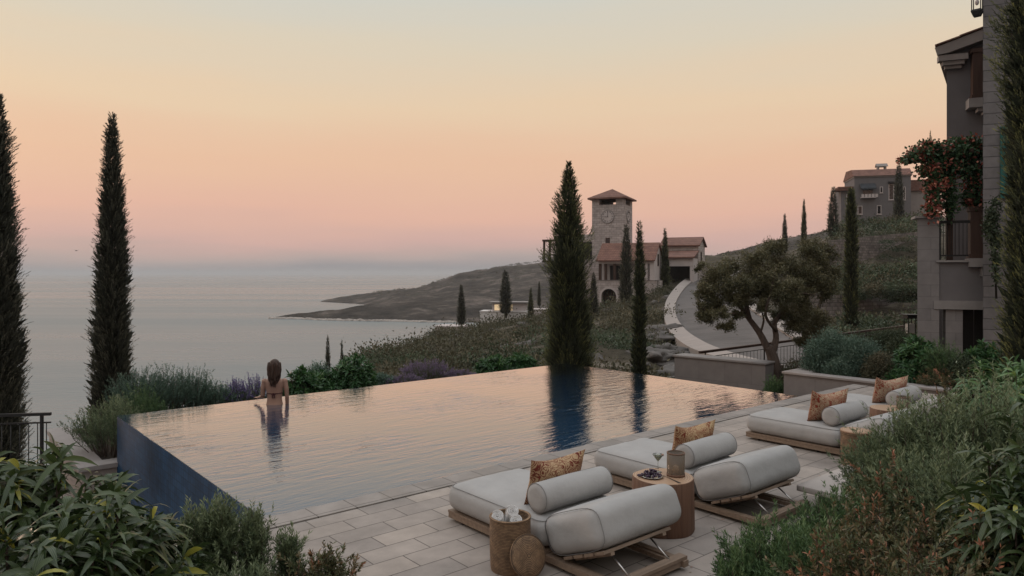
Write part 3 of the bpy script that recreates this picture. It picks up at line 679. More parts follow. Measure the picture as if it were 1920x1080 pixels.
# stone basement with an arch
xb0 = ex(1118,y0-.6); xb1 = ex(1230,y0-.6); xc = ex(1141.5,y0-.6); ra = 1.08; zc_ = zt_(556,xc,y0-.6); zb = -4.2
m = MB(); yA, yB = y0-.6, y0+.2; arc = [(xc+ra*math.cos(math.pi*k/14), zc_+ra*math.sin(math.pi*k/14)) for k in range(15)]
m.box((xb0,yA,zb),(xc-ra,yB,zf-.03)); m.box((xc+ra,yA,zb),(xb1,yB,zf-.03))
for k in range(14):
    (xa,za),(xb,zb2) = arc[k], arc[k+1]
    vs = [(xa,yA,za),(xb,yA,zb2),(xb,yA,zf-.03),(xa,yA,zf-.03),(xa,yB,za),(xb,yB,zb2),(xb,yB,zf-.03),(xa,yB,zf-.03)]
    m.add(vs, [(0,3,2,1),(4,5,6,7),(0,1,5,4),(3,7,6,2)])
m.box((xb0,yB+.5,zb),(xb1,y1,zf-.04)); m.build('basement_wall', M_tower, vi)
m = MB()
for k in range(14):
    a0 = math.pi*k/14; a1 = math.pi*(k+1)/14
    q = [(xc+r_*math.cos(a), zc_+r_*math.sin(a)) for r_, a in ((ra,a0),(ra,a1),(ra+.28,a1),(ra+.28,a0))]
    m.add([(x,yA-.06,z) for x,z in q]+[(x,yA-.001,z) for x,z in q], [(0,1,2,3),(3,2,6,7),(1,0,4,5)])
m.box((xc-ra-.28,yA-.06,zb),(xc-ra,yA-.001,zc_)); m.box((xc+ra,yA-.06,zb),(xc+ra+.28,yA-.001,zc_)); m.build('arch_surround', M_pale, vi)
m = MB(); m.box((xc-ra,yB+.1,zb),(xc+ra,yB+.14,zc_+ra+.1)); m.build('arch_glazing', M_dark, vi)
m = MB()
for k in (-.66,-.22,.22,.66): m.box((xc+k*ra-.05,yB-.05,zb),(xc+k*ra+.05,yB+.09,zc_+ra*.75))
m.box((xc-ra,yB-.055,zc_-.1),(xc+ra,yB+.05,zc_+.06)); m.build('arch_mullion', M_wood, vi)
m = MB(); m.box((xb0-.1,yA-.1,zf-.028),(xb1+.1,y0+1.2,zf-.004)); m.build('terrace_slab', M_slab, vi)
M = Matrix.Translation((x1+.02,-3.5,zt_(499,x1,-3))) @ Matrix.Rotation(rad(90),4,'Z'); window(vi, M, .8, 1.7, frame=M_wood, sill=False)

gh = thing('stone_house', 'stone upper house with red gable roof and open garage beside the road bend', 'house', TO, th)
gy0, gy1 = 6.0, 12.0; gx0 = ex(1240,gy0); gx1 = ex(1309.5,gy0); gze = zt_(460,gx1,gy0); gzr = zt_(446.5,gx1,9)
m = MB(); gwall(m, gx0, gx1, gy0, gy1, -1, gze, gzr-.1); m.build('wall', M_tower, gh)
m = MB(); gable(m, gx0, gx1, gy0, gy1, gze+.02, gzr, .2, .35, .3); m.build('roof', M_rooft, gh)
lx0 = ex(1246,2.2); lx1 = ex(1300,2.2); lze = zt_(484,lx1,2.2); lzt = zt_(499,lx1,2.2)
m = MB(); m.box((lx0,2.2,lzt),(lx1,2.6,lze)); m.box((lx1-.45,2.62,-1),(lx1,5.95,lze-.02)); m.box((lx1-.5,2.25,-1),(lx1-.02,2.6,lzt-.002)); m.build('garage_wall', M_pale, gh)
m = MB(); m.box((lx0,5.2,-1),(lx1-.46,5.6,lzt)); m.build('garage_opening', M_dark, gh)
m = MB(); m.xprism([(1.8,lze+.0),(5.97,lze+1.05),(5.97,lze+1.25),(1.8,lze+.2)], Matrix.Translation((lx0-.2,0,0)) @ Matrix.Diagonal((lx1-lx0+.4,1,1,1))); m.build('lean_roof', M_rooft, gh)
M = Matrix.Translation((gx1+.0,8.0,gze-2.4)) @ Matrix.Rotation(rad(90),4,'Z'); window(gh, M, .9, 1.5, frame=M_wood, sill=False)
m = MB(); sx0 = ex(1318,9); m.box((sx0+.1,9,-1),(sx0+1.6,9.4,zt_(497,sx0,9))); m.build('garden_wall', M_pale, gh)

lw = thing('stone_house', 'flat roofed stone wing left of the clock tower, partly behind the tall cypress', 'house', TO, th)
wx0 = ex(1042,2.5); 
m = MB(); m.box((wx0,2.5,-5),(-A_-.02,9,zt_(454,-8,2.5))); m.build('wall', M_tower, lw)
m = MB(); m.box((wx0+3.0,2.3,zt_(453.5,-8,2.5)),(-A_-.01,9,zt_(440,-8,2.5))); m.build('parapet', M_pale, lw)
m = MB(); m.box((wx0+3.4,2.44,zt_(486,-8,2.5)),(-A_-.3,2.499,zt_(455,-8,2.5))); m.build('opening', M_dark, lw)
pg = thing('timber_pergola', 'dark timber balcony pergola projecting left from the clock tower house', 'pergola', TO, th)
pz0 = zt_(489,-9,2); pz1 = zt_(453,-9,2); px0 = ex(1027,2)
for xx, yy in ((px0,0),(px0+2.2,0),(px0,2.4)): m = MB(); m.box((xx,yy,pz0),(xx+.28,yy+.28,pz1)); m.build('post', M_wood, pg)
m = MB(); m.box((px0-.1,-.1,pz1+.002),(px0+2.9,.4,pz1+.3)); m.box((px0-.1,.402,pz1+.002),(px0+.4,2.9,pz1+.3)); m.build('top_beam', M_wood, pg)
m = MB(); m.box((px0-.1,-.1,pz0-.22),(px0+2.9,2.6,pz0-.002)); m.build('floor', M_wood, pg)
m = MB(); m.box((px0+.29,.1,pz0+.9),(px0+2.19,.18,pz0+1.0)); m.build('rail', M_wood, pg)

# ------------------------------------------------------------------ villa on the right hill
hv = thing('hill_villa', 'grey three storey villa with brown roof standing on the right hill', 'villa', at(1602,418,140), rad(-14))
ho = at(1602,418,140); hth = rad(-14); h1 = Vector((math.cos(hth),math.sin(hth),0)); h2 = Vector((-math.sin(hth),math.cos(hth),0))
def hx(px, ey=0):
    r = (px-CX)/F; return (r*(ho.y+ey*h2.y)-ho.x-ey*h2.x)/(h1.x-r*h1.y)
def hz(py, x, ey=0): return CZ-(py-HY)/F*(ho.y+x*h1.y+ey*h2.y)-ho.z
X1 = hx(1708); zE1 = hz(331.5,X1/2); zR1 = hz(315,X1/2)
m = MB(); m.box((0,0,-4),(X1,9,zE1)); m.build('wall', M_plaster, hv)
m = MB(); m.box((-.12,-.12,zE1+.001),(X1+.12,9.1,zE1+.25)); m.build('cornice', M_conc, hv)
m = MB(); m.xprism([(-.35,zE1+.255),(9.4,zE1+.255),(6.5,zR1+.3),(1.6,zR1)], Matrix.Translation((-.25,0,0)) @ Matrix.Diagonal((X1+.5,1,1,1))); rf = m.build('roof', M_rooft, hv)
cxx = hx(1645,2.5); zc0 = zR1-.2
m = MB(); m.box((cxx,2.2,zc0),(cxx+.3,3.2,zc0+.9)); m.box((cxx+1.3,2.2,zc0),(cxx+1.6,3.2,zc0+.9)); gable(m, cxx, cxx+1.6, 2.2, 3.2, zc0+.9, zc0+1.35, .12, .15, .25); m.build('chimney', M_conc, rf)
for (xa,ya,xb,yb) in ((1608,402,1617,386),(1644,402,1652.5,385),(1649.5,362,1655.5,350),(1666,375,1676,345),(1693,375,1698,350)):
    xx = hx(xa); window(hv, Matrix.Translation((xx,0,hz(ya,xx))), hx(xb)-xx, hz(yb,xx)-hz(ya,xx), fr=.13, proud=.06)
xx = hx(1617); window(hv, Matrix.Translation((xx,0,hz(366,xx))), hx(1637)-xx, hz(354,xx)-hz(366,xx), frame=M_plaster, sill=False)
xx = hx(1612); xe = hx(1641); zz = hz(354,xx)
m = MB(); m.xprism([(-1.0,zz),(-.02,zz+.95),(-.02,zz+1.02),(-1.0,zz+.06)], Matrix.Translation((xx,0,0)) @ Matrix.Diagonal((xe-xx,1,1,1))); m.box((xx,-1.02,zz-.25),(xe,-.98,zz+.03)); m.build('awning', surf('slate_awning',(.045,.05,.058),.9), hv)
m = MB(); zz = hz(372,xx); m.box((xx+.1,-.9,zz),(xe,-.002,zz+.12)); m.build('balcony_floor', M_pale, hv)
m = MB()
for k in range(5): m.box((xx+.15+k*.62,-.88,zz+.125),(xx+.62+k*.62,-.8,zz+.75))
m.build('balcony_panel', M_pale, hv)
xx = hx(1666); xe = hx(1677); zz = hz(345,xx); m = MB(); m.box((xx-.1,-.5,zz+.1),(xe+.2,-.01,zz+.45)); m.build('awning', M_dark, hv)
xl = hx(1577,1.0); m = MB(); m.box((xl,1.0,-4),(-.01,7,hz(352,xl,1))); m.build('side_wall', M_plaster, hv)
m = MB(); m.box((xl-1.2,.3,hz(358,xl,1)),(-.02,3,hz(355.5,xl,1))); m.box((xl-.6,.6,hz(354,xl,1)),(-.02,4,hz(350.5,xl,1))); m.build('side_roof', M_rooft, hv)
xx = hx(1587,1.0); window(hv, Matrix.Translation((xx,1.0,hz(383,xx,1))), .9, 2.0, fr=.12)
xr_ = hx(1740,3); m = MB(); m.box((X1+.01,3,-4),(xr_,9,hz(358,xr_,3))); m.build('side_wall', M_conc, hv)
m = MB(); m.box((X1+.01,2.6,hz(357.6,xr_,3)),(xr_+.3,9.3,hz(337,xr_,3))); m.build('side_roof', M_rooft, hv)

# retaining walls on the hill
M_rub = brickmat('rubble_stone', (.19,.162,.150), (.12,.103,.097), (.095,.083,.077), .6, .33, .04, rough=.95, bump=1.0, nvar=.4, nscale=1.6, wall=True)
def hillwall(label, pts, mat=M_rub, th_=.8):
    o = pts[0]; r0 = at(*o[:2], o[3]); r = thing('retaining_wall', label, 'wall', r0)
    m = MB(); P = [(at(x,yt,Y)-r0, at(x,yb,Y).z-r0.z) for x, yt, yb, Y in pts]
    vs = []; fs = []
    for p, zb_ in P: vs += [(p.x,p.y,p.z),(p.x,p.y,zb_-1.5),(p.x,p.y+th_,p.z),(p.x,p.y+th_,zb_-1.5)]
    for i in range(len(P)-1):
        q = 4*i; fs += [(q,q+1,q+5,q+4),(q,q+4,q+6,q+2),(q+2,q+6,q+7,q+3)]
    n = 4*(len(P)-1); fs += [(0,2,3,1),(n,n+1,n+3,n+2)]
    m.add(vs, fs).build('wall', mat, r); return r
hillwall('upper rough stone retaining wall on the hill below the grey villa', [(1548,452,492,84),(1600,446,492,88),(1650,441,494,90),(1700,437,496,92),(1745,432,498,93)])
hillwall('lower rough stone retaining wall behind the tall cypress trees', [(1495,545,590,58),(1560,552,592,58.5),(1620,557,592,59),(1680,556,590,60),(1745,552,588,61)])
# terrace houses on the near shore
M_lit = newmat('lit_window')[0]; bb = M_lit.node_tree.nodes['Principled BSDF']; bb.inputs['Emission Color'].default_value = (1,.72,.40,1); bb.inputs['Emission Strength'].default_value = .5; bb.inputs['Base Color'].default_value = (.5,.4,.3,1)
def terrace_house(label, xa, xb, yt, yb, Y, lit=()):
    o = at(xa, yb, Y); r = thing('terrace_house', label, 'house', o, rad(-8))
    wd = (xb-xa)/F*Y; h_ = (yb-yt)/F*Y
    m = MB(); m.box((0,0,-3),(wd,5,h_*.72)); m.build('wall', M_white if lit else M_pale, r)
    m = MB(); m.box((-.1,-.12,h_*.722),(wd+.1,5.1,h_*.722+.18)); m.build('parapet', M_white if lit else M_pale, r)
    if lit:
        m = MB(); m.box((wd*.25,1.2,h_*.74+.1),(wd*.98,4.8,h_*1.25)); m.build('upper_wall', M_pale, r)
        m = MB(); m.box((wd*.18,.6,h_*1.252),(wd*1.04,5,h_*1.25+.25)); m.build('roof', M_slab, r)
        for a, b_ in lit: m = MB(); m.box((wd*a,1.14,h_*.78+.1),(wd*b_,1.199,h_*1.15)); m.build('window', M_lit, r)
    return r
terrace_house('white terrace house with lit windows among cypress trees above the bay', 900, 986, 576, 607, 150, ((.30,.46),(.62,.70)))
terrace_house('plain pale wall house at the edge of the bay below the headland', 816, 872, 606, 632, 125)
terrace_house('small flat pale house right of the lit terrace house', 996, 1034, 574, 600, 160)

# ------------------------------------------------------------------ the stone building on the right
fth = math.atan2(-.37,.93); f1 = Vector((math.cos(fth),math.sin(fth),0)); f2 = Vector((-math.sin(fth),math.cos(fth),0))
bd = thing('stone_building', 'dark grey stone residence with balcony and tiled roof at the right edge', 'building', (11.37,17.0,.2))
def fr(px0, Y0):
    o = Vector(((px0-CX)/F*Y0, Y0, 0))
    def fx(px, ey=0):
        r = (px-CX)/F; return (r*(o.y+ey*f2.y)-o.x-ey*f2.x)/(f1.x-r*f1.y)
    def fz(py, x, ey=0): return CZ-(py-HY)/F*(o.y+x*f1.y+ey*f2.y)
    return o, fx, fz
def put(m, name, mat, o, parent=None):
    q = m.build(name, mat, parent or bd)
    base = Vector((0,0,0)) if parent and parent is not bd else Vector((11.37,17.0,.2))
    if parent is None or parent is bd: q.location = o-base; q.rotation_euler = (0,0,fth)
    return q
mo, mx_, mz_ = fr(1843,17.0)
m = MB(); m.prism([(0,0),(6,0),(6,9),(2.6,9)], -.6, 16); mw = put(m, 'main_wall', M_ashlar, mo)
# teal shutter and its window on the main wall
xs = mx_(1875); zs0, zs1 = mz_(372,xs), mz_(238,xs)
m = MB(); m.box((xs,-.05,zs0),(xs+.09,-.004,zs1)); m.box((xs+.42,-.05,zs0),(xs+.5,-.004,zs1)); m.box((xs+.091,-.048,zs1-.1),(xs+.419,-.004,zs1)); m.box((xs+.091,-.048,zs0),(xs+.419,-.004,zs0+.1))
m.box((xs+.091,-.048,(zs0+zs1)/2-.05),(xs+.419,-.004,(zs0+zs1)/2+.05)); sh_ = put(m, 'shutter', M_shutter, mo)
m = MB(); k_ = zs0+.11
while k_ < zs1-.12:
    if abs(k_-(zs0+zs1)/2) > .07: m.box((xs+.092,-.04,k_),(xs+.418,-.01,k_+.03))
    k_ += .05
sl2 = m.build('louvres', M_shutter, sh_)
m = MB(); m.box((xs+.52,-.012,zs0+.03),(xs+1.5,-.003,zs1-.02)); put(m, 'window', M_dark, mo)
# balcony block
to, tx_, tz_ = fr(1720,17.9)
xp = tx_(1761); xe = 2.3
zc = tz_(409,.2); zl = tz_(488,.8); zn0, zn1 = tz_(580,.8), tz_(564,.8)
m = MB(); m.prism([(0,0),(xp,0),(xp+.0,.55),(.12,.55)], -1, zc); put(m, 'pier', M_ashlar2, to)
m = MB(); m.box((-.06,-.06,zc+.001),(xp+.06,.6,zc+.06)); put(m, 'pier_cap', M_slab, to)
m = MB(); m.box((xp+.001,.03,zn1+.002),(xe,.5,zl-.05)); put(m, 'balcony_wall', M_plaster, to)
m = MB(); m.box((xp-.07,-.05,zl-.048),(xe,2.2,zl)); put(m, 'balcony_floor', M_slab, to)
m = MB(); m.box((xp-.12,-.025,zn0),(xe,.45,zn1)); put(m, 'lintel', M_slab, to)
xa, xb = tx_(1774), tx_(1806); m = MB(); m.box((xa,.05,-1),(xb,.5,zn0-.002)); put(m, 'column', M_ashlar2, to)
m = MB(); m.box((.3,2.0,-1),(xe+1,2.05,zn1)); put(m, 'recess_wall', M_plaster, to)
m = MB(); m.box((xb+.001,.5,-1),(xb+.32,.56,zn0-.003)); m.box((xb+.34,.52,-1),(xb+.7,.57,zn0-.003)); put(m, 'door', M_dark, to)
# iron balustrade
zr0, zr1 = zl+.12, tz_(416,.8)
m = MB(); m.box((xp+.005,.08,zr1-.03),(1.6,.13,zr1+.04)); m.box((xp+.005,.09,zr0-.02),(1.6,.12,zr0+.02)); m.box((xp+.01,.06,zl+.01),(xp+.05,.12,zr1-.031)); m.bar((1.18,.1,zr0),(1.18,.1,zr1-.03),.04,.04); bal = put(m, 'balcony_railing', M_metal, to)
m = MB()
for k in range(12): m.tube([(xp+.11+.085*k,.105,zr0+.021),(xp+.11+.085*k,.105,zr1-.031)], .008, 5)
m.build('baluster_row', M_metal, bal)
xa = tx_(1820); zc2 = tz_(391,xa)
m = MB(); m.box((xa,.0,zl+.15),(xa+.5,.3,zc2)); m.box((xa-.03,-.03,zc2-.06),(xa+.55,.32,zc2+.05)); m.box((xa-.03,-.03,zl+.05),(xa+.55,.32,zl+.149)); put(m, 'timber_column', M_wood, to)
m = MB(); m.box((xa-.05,-.12,zl-.17),(xe,.4,zl+.045)); m.box((xa+.2,-.06,zl-.40),(xe,.025,zl-.172)); put(m, 'column_ledge', M_slab, to)
# rear wing with sloping roof
wo, wx, wz = fr(1775,21.0)
zw = wz(105,0)
m = MB(); m.add([(0,0,-1),(3,0,-1),(3,0,zw+.95),(0,0,zw),(1.2,5,-1),(3,5,-1),(3,5,zw+.95),(1.2,5,zw)], [(0,1,2,3),(4,7,6,5),(0,3,7,4),(3,2,6,7),(1,5,6,2)]); put(m, 'wing_wall', M_plaster, wo)
m = MB(); pts = [(-.30,zw-.02),(-.36,zw+.20),(3.2,zw+1.37),(3.2,zw+1.02),(0,zw+.02)]
vs = [(x,-.30,z) for x,z in pts]+[(x+1.15,4.5,z) for x,z in pts]; n = 5
m.add(vs, [tuple(range(n))[::-1], tuple(range(n,2*n))]+[(i,(i+1)%n,n+(i+1)%n,n+i) for i in range(n)]); put(m, 'roof', M_conc, wo)
for k in range(5):
    m = MB(); xk = -.26+k*.62; zk = zw+.225+(xk+.30)*.33
    m.add([(xk-.1,-.34,zk+.0),(xk+.56,-.34,zk+.20),(xk+.5,-.34,zk+.225),(xk-.1,-.34,zk+.045),(xk+1.1,4.4,zk),(xk+1.7,4.4,zk+.2),(xk+1.7,4.4,zk+.225),(xk+1.1,4.4,zk+.045)], [(0,1,2,3),(4,7,6,5),(0,3,7,4),(3,2,6,7),(0,4,5,1)]); put(m, 'roof_tile', M_rooft, wo)
m = MB(); m.box((-.25,-.26,zw-.20),(.50,-.002,zw-.03)); m.box((-.14,-.2,zw-.32),(.42,-.003,zw-.202)); m.box((-.07,-.12,zw-.42),(.36,-.004,zw-.322)); put(m, 'cornice', M_conc, wo)
xa = wx(1819); zA, zB = wz(190,xa), wz(99,xa)
m = MB(); m.box((xa,-.35,zA),(xa+.30,-.05,zB)); m.box((xa-.04,-.38,zB-.1),(xa+.34,-.02,zB+.02)); m.box((xa-.04,-.38,zA+.001),(xa+.34,-.02,zA+.1)); put(m, 'timber_column', M_wood, wo)
m = MB(); m.box((xa+.31,-.2,zA+.05),(xa+.8,-.002,zB+.1)); put(m, 'window', M_dark, wo)
m = MB(); m.box((xa-.12,-.45,zA-.27),(2.5,-.003,zA-.002)); m.box((xa+.12,-.36,zA-.38),(2.5,-.004,zA-.272)); m.box((xa+.26,-.28,zA-.46),(2.5,-.005,zA-.382)); put(m, 'window_ledge', M_slab, wo)
# lantern on the corner, high up
ln = thing('wall_lantern', 'black iron lantern hanging at the top corner of the stone building', 'lantern', at(1832,20,17.0))
m = MB(); m.lathe([(.02,-.15),(.10,-.14),(.155,-.03),(.155,0),(.14,.02)], 4, smooth=False); m.build('base', M_metal, ln)
m = MB()
for a in range(4): m.tube([(.13*math.cos(a*math.pi/2),.13*math.sin(a*math.pi/2),.02),(.13*math.cos(a*math.pi/2),.13*math.sin(a*math.pi/2),.5)], .012, 5)
m.lathe([(.17,.5),(.16,.53),(.03,.68)], 4, smooth=False); m.build('cage', M_metal, ln)
m = MB(); m.bar((.02,0,.60),(.40,.25,.60),.03,.03); m.build('bracket', M_metal, ln)
m = MB(); m.ell((0,0,.2),(.045,.045,.07),10,8); m.build('bulb', M_pale, ln)
# free-standing garden lantern by the railing
gl = thing('garden_lantern', 'black garden lantern with layered roof standing behind the planter shrubs', 'lantern', at(1706,640,25))
m = MB()
for sx_ in (-.13,.13):
    for sy_ in (-.13,.13): m.bar((sx_,sy_,0),(sx_,sy_,.82),.025,.025)
m.build('frame', M_metal, gl)
m = MB(); m.box((-.22,-.22,.822),(.22,.22,.87)); m.box((-.16,-.16,.872),(.16,.16,.93)); m.box((-.25,-.25,.93),(.25,.25,.965)); m.build('roof', M_metal, gl)
m = MB(); m.box((-.11,-.11,.3),(.11,.11,.62)); m.build('lamp_glass', surf('lamp_glass',(.35,.33,.31),.3), gl)
# vine pergola on the balcony
pv_ = thing('vine_pergola', 'timber pergola over the balcony buried under red bougainvillea', 'pergola', to, fth)
zb_ = tz_(300,.5); zp_ = zl
m = MB(); m.box((-.2,.25,zb_),(2.4,.37,zb_+.14)); m.build('beam', M_wood, pv_)
m = MB()
for k in range(6): m.box((-.1+.4*k,-.2,zb_+.142),(-.02+.4*k,1.6,zb_+.24))
m.build('rafter_row', M_wood, pv_)
m = MB(); m.box((xp+.20,.22,zp_),(xp+.34,.36,zb_-.002)); m.build('post', M_wood, pv_)
# rocks beside the road
rr = random.Random(11)
for i, (px, py, Y, s_) in enumerate(((1240,640,44,1.0),(1262,668,34,1.0),(1225,662,40,1.1),(1248,605,58,1.2),(1215,690,30,.7),(1265,690,27,.7),(1240,688,31,.8),(1232,622,52,1.0))):
    c = at(px,py,Y); c.z = min(c.z, terrP(c.x,c.y)+.12*s_)
    m = MB(); m.ell((0,0,0), (1.9*s_,1.3*s_,.65*s_), 36, 26, fn=lambda q: .8+.55*mnoise.noise(q*1.5+Vector((i*3,0,0)))+.22*mnoise.noise(q*4+Vector((i,0,0)))+.10*mnoise.noise(q*9+Vector((i,0,2))))
    o = m.build('boulder', M_rock); o.location = c; o.rotation_euler = (0,0,rr.uniform(0,6))
    tag(o, ['broad grey boulder high beside the bend of the road','grey boulder just left of the low garden wall','wide grey boulder between the thin cypress and the road','uppermost grey boulder at the outer curve of the road','small grey boulder at the foot of the thin cypress','small grey boulder behind the left end of the garden wall','mid-sized grey boulder near the pool edge','grey boulder halfway up the outer curve of the road'][i], 'boulder', 'limestone boulders beside the road')
# ------------------------------------------------------------------ daybeds; local x = along the pool, -y = away from it
def daybed(label, loc):
    r = thing('daybed', label, 'daybed', loc, RZ, 'grey daybeds along the pool')
    wd = .83; mw_ = .95; cw_ = 1.03
    for x in (.035, wd-.035):
        m = MB(); m.box((x-.03,-2.16,.035),(x+.03,.03,.085)); m.build('side_rail', M_teak, r)
        m = MB(); xi = x+(.055 if x < .4 else -.055); m.box((xi-.012,-2.08,.04),(xi+.012,-1.30,.075)); m.build('inner_rail', M_teak, r)
    for y in (.0,-1.345,-2.10):
        m = MB(); m.box((.066,y-.035,.037),(wd-.066,y+.03,.083)); m.build('cross_rail', M_teak, r)
    m = MB(); m.box((.0,-2.145,.086),(wd,-2.065,.112)); m.build('end_board', M_teak, r)
    for x in (.05, wd-.05):
        for y in (-.15,-1.0,-2.05): m = MB(); m.lathe([(.02,0),(.02,.034)],10,(x,y,0)); m.disc((x,y,0),.02,10,flip=True); m.build('foot', M_metal, r)
    m = MB(); m.box((.0,-1.33,.0865),(wd,.03,.108)); m.build('platform', M_teak, r)
    def sag(p, q):
        p.z += .011*mnoise.noise(Vector((p.x*5,p.y*5,loc[0]*3))) if q[2] > 0 else 0
        return p
    m = MB(); m.rbox((-.03,-1.345,.109),(mw_,.05,.372), .115, n=20, puff=.022, fn=sag); mt = m.build('mattress', M_fabric, r)
    def loop(z, ins, rr=.0032, y0=.045, y1=-1.345):
        pts = []
        x0, x1 = -.03+ins, mw_-ins; ya, yb = y0-ins, y1+ins; rc = .085
        for (cx, cy, a0) in ((x1-rc,ya-rc,0),(x0+rc,ya-rc,90),(x0+rc,yb+rc,180),(x1-rc,yb+rc,270)):
            for k in range(5): a = rad(a0+k*22.5); pts.append((cx+rc*math.cos(a), cy+rc*math.sin(a), z))
        pts.append(pts[0]); mm = MB(); mm.tube(pts, rr, 6, cap=False); return mm
    loop(.345,.030).build('piping', M_seam, mt)
    # reclined back cushion on its slatted board
    th_ = rad(22.0)                                  # tilt
    Mx = Matrix.Translation((0,-1.43,.062)) @ Matrix.Rotation(math.pi,4,'Z') @ Matrix.Rotation(th_,4,'X') @ Matrix.Translation((-cw_,0,0))
    m = MB(); m.rbox((-.02,-.02,.02),(cw_+.02,.64,.355), .115, n=20, M=Mx, puff=.012); bc = m.build('back_cushion', M_fabric, r)
    for xs_ in (.0,):
        pts = []
        for k in range(41):                          # the seam round the near end panel
            a = 2*math.pi*k/40; c_, s_ = math.cos(a), math.sin(a)
            e = 4.0; q = (abs(c_)**e+abs(s_)**e)**(-1/e)
            pts.append(Mx @ Vector((cw_-.028, .31+.326*c_*q, .1875+.164*s_*q)))
        mm = MB(); mm.tube(pts, .0032, 6, cap=False); mm.build('piping', M_seam, bc)
    m = MB()
    for k in range(4): m.box((cw_-wd+.01,.135+k*.122,-.005),(cw_-.01,.235+k*.122,.018), Mx)
    m.build('back_board', M_teak, r)
    for xb_ in (cw_-wd+.08, cw_-.12): m = MB(); m.box((xb_,.19,-.03),(xb_+.04,.60,-.006),Mx); m.build('back_bearer', M_teak, r)
    for x in (.17, wd-.17):
        a = Mx @ Vector((cw_-x,.50,-.02)); m = MB(); m.tube([a,(x,-2.105,.10)], .0075, 8); m.build('prop_rod', M_steel, r)
    return r
LB = Vector((-.60,6.80,0))
beds = [LB, Vector((.964,8.16,0)), Vector((3.405,10.17,0)), Vector((3.405,10.17,0))+U*1.98]
BL = ['nearest pale grey daybed, beside the wicker basket of towels','second pale grey daybed, between the wood stump table and the thin stone bench',
      'third pale grey daybed, beside the basket with a closed lid','farthest pale grey daybed, partly behind the round table and the shrubs']
for p, l in zip(beds, BL): daybed(l, p)
def lpos(i, u, s, z): return beds[i]+U*u+V*s+Vector((0,0,z))
for i, l in enumerate(['grey bolster cushion on the nearest daybed','grey bolster cushion on the second daybed behind the glass lantern','grey bolster cushion on the third daybed above the closed basket','grey bolster cushion on the farthest daybed behind the small lantern']):
    r_ = .125; m = MB(); h_ = .42
    prof = [(0.001,-h_),(.075,-h_-.004),(.105,-h_+.002),(.122,-h_+.016),(r_,-h_+.04),(r_+.003,0),(r_,h_-.04),(.122,h_-.016),(.105,h_-.002),(.075,h_+.004),(.001,h_)]
    M = Matrix.Rotation(math.pi/2,4,'Y'); m.lathe(prof, 36, M=M, wob=lambda a,z: 1+.01*math.sin(3*a+z*9+i))
    o = m.build('bolster', M_fabric); o.location = lpos(i,.46,1.19,.37+.135); o.rotation_euler = (0,0,RZ+rad((0,1.5,-1,2)[i]))
    tag(o, l, 'bolster', 'grey bolsters on the daybeds')
    for sx_ in (-1,1):
        mm = MB(); mm.tube([(sx_*(h_-.012),.1225*math.cos(2*math.pi*k/28),.1225*math.sin(2*math.pi*k/28)) for k in range(29)], .0032, 6, cap=False)
        mm.build('piping', M_seam, o)
# patterned pillows
def pillowmat(name, base, red, gold, sc, amt):
    m, nt, b = newmat(name); L = nt.links.new
    uv = nt.nodes.new('ShaderNodeTexCoord'); n0 = nt.nodes.new('ShaderNodeTexNoise'); setin(n0, Scale=5.5, Detail=2); L(uv.outputs['Object'], n0.inputs['Vector'])
    mx = nt.nodes.new('ShaderNodeMix'); mx.data_type = 'RGBA'; mx.blend_type = 'LINEAR_LIGHT'; mx.inputs[0].default_value = .11; L(uv.outputs['Object'], mx.inputs[6]); L(n0.outputs['Color'], mx.inputs[7])
    vo = nt.nodes.new('ShaderNodeTexVoronoi'); vo.feature = 'F1'; setin(vo, Scale=sc); L(mx.outputs[2], vo.inputs['Vector'])
    mu = nt.nodes.new('ShaderNodeMath'); mu.operation = 'MULTIPLY'; mu.inputs[1].default_value = 26; L(vo.outputs['Distance'], mu.inputs[0])
    sn = nt.nodes.new('ShaderNodeMath'); sn.operation = 'SINE'; L(mu.outputs[0], sn.inputs[0])
    n1 = nt.nodes.new('ShaderNodeTexNoise'); setin(n1, Scale=sc*.55, Detail=4, Roughness=.65, Distortion=1.4); L(uv.outputs['Object'], n1.inputs['Vector'])
    ad = nt.nodes.new('ShaderNodeMath'); ad.operation = 'MULTIPLY_ADD'; ad.inputs[1].default_value = .16; L(sn.outputs[0], ad.inputs[0]); L(n1.outputs['Fac'], ad.inputs[2])
    r = ramp(nt, [(.34,gold),(.44,base),(amt,base),(amt+.03,red),(.72,mul(red,.7)),(.8,gold)]); L(ad.outputs[0], r.inputs[0])
    L(r.outputs[0], b.inputs['Base Color']); setin(b, Roughness=.8); b.inputs['Specular IOR Level'].default_value = .15
    n2 = nt.nodes.new('ShaderNodeTexNoise'); setin(n2, Scale=300, Detail=2); L(uv.outputs['Object'], n2.inputs['Vector'])
    bp = nt.nodes.new('ShaderNodeBump'); setin(bp, Strength=.25, Distance=.004); L(n2.outputs['Fac'], bp.inputs['Height']); L(bp.outputs[0], b.inputs['Normal'])
    return m
PM = [pillowmat('tan_paisley_cloth', (.275,.175,.102), (.14,.028,.020), (.36,.25,.15), 13, .54), pillowmat('gold_floral_cloth', (.285,.185,.105), (.17,.036,.022), (.37,.26,.15), 17, .55),
      pillowmat('rust_floral_cloth', (.265,.175,.115), (.21,.036,.022), (.33,.235,.16), 15, .535), pillowmat('sand_floral_cloth', (.28,.20,.14), (.23,.042,.026), (.34,.255,.18), 15, .55)]
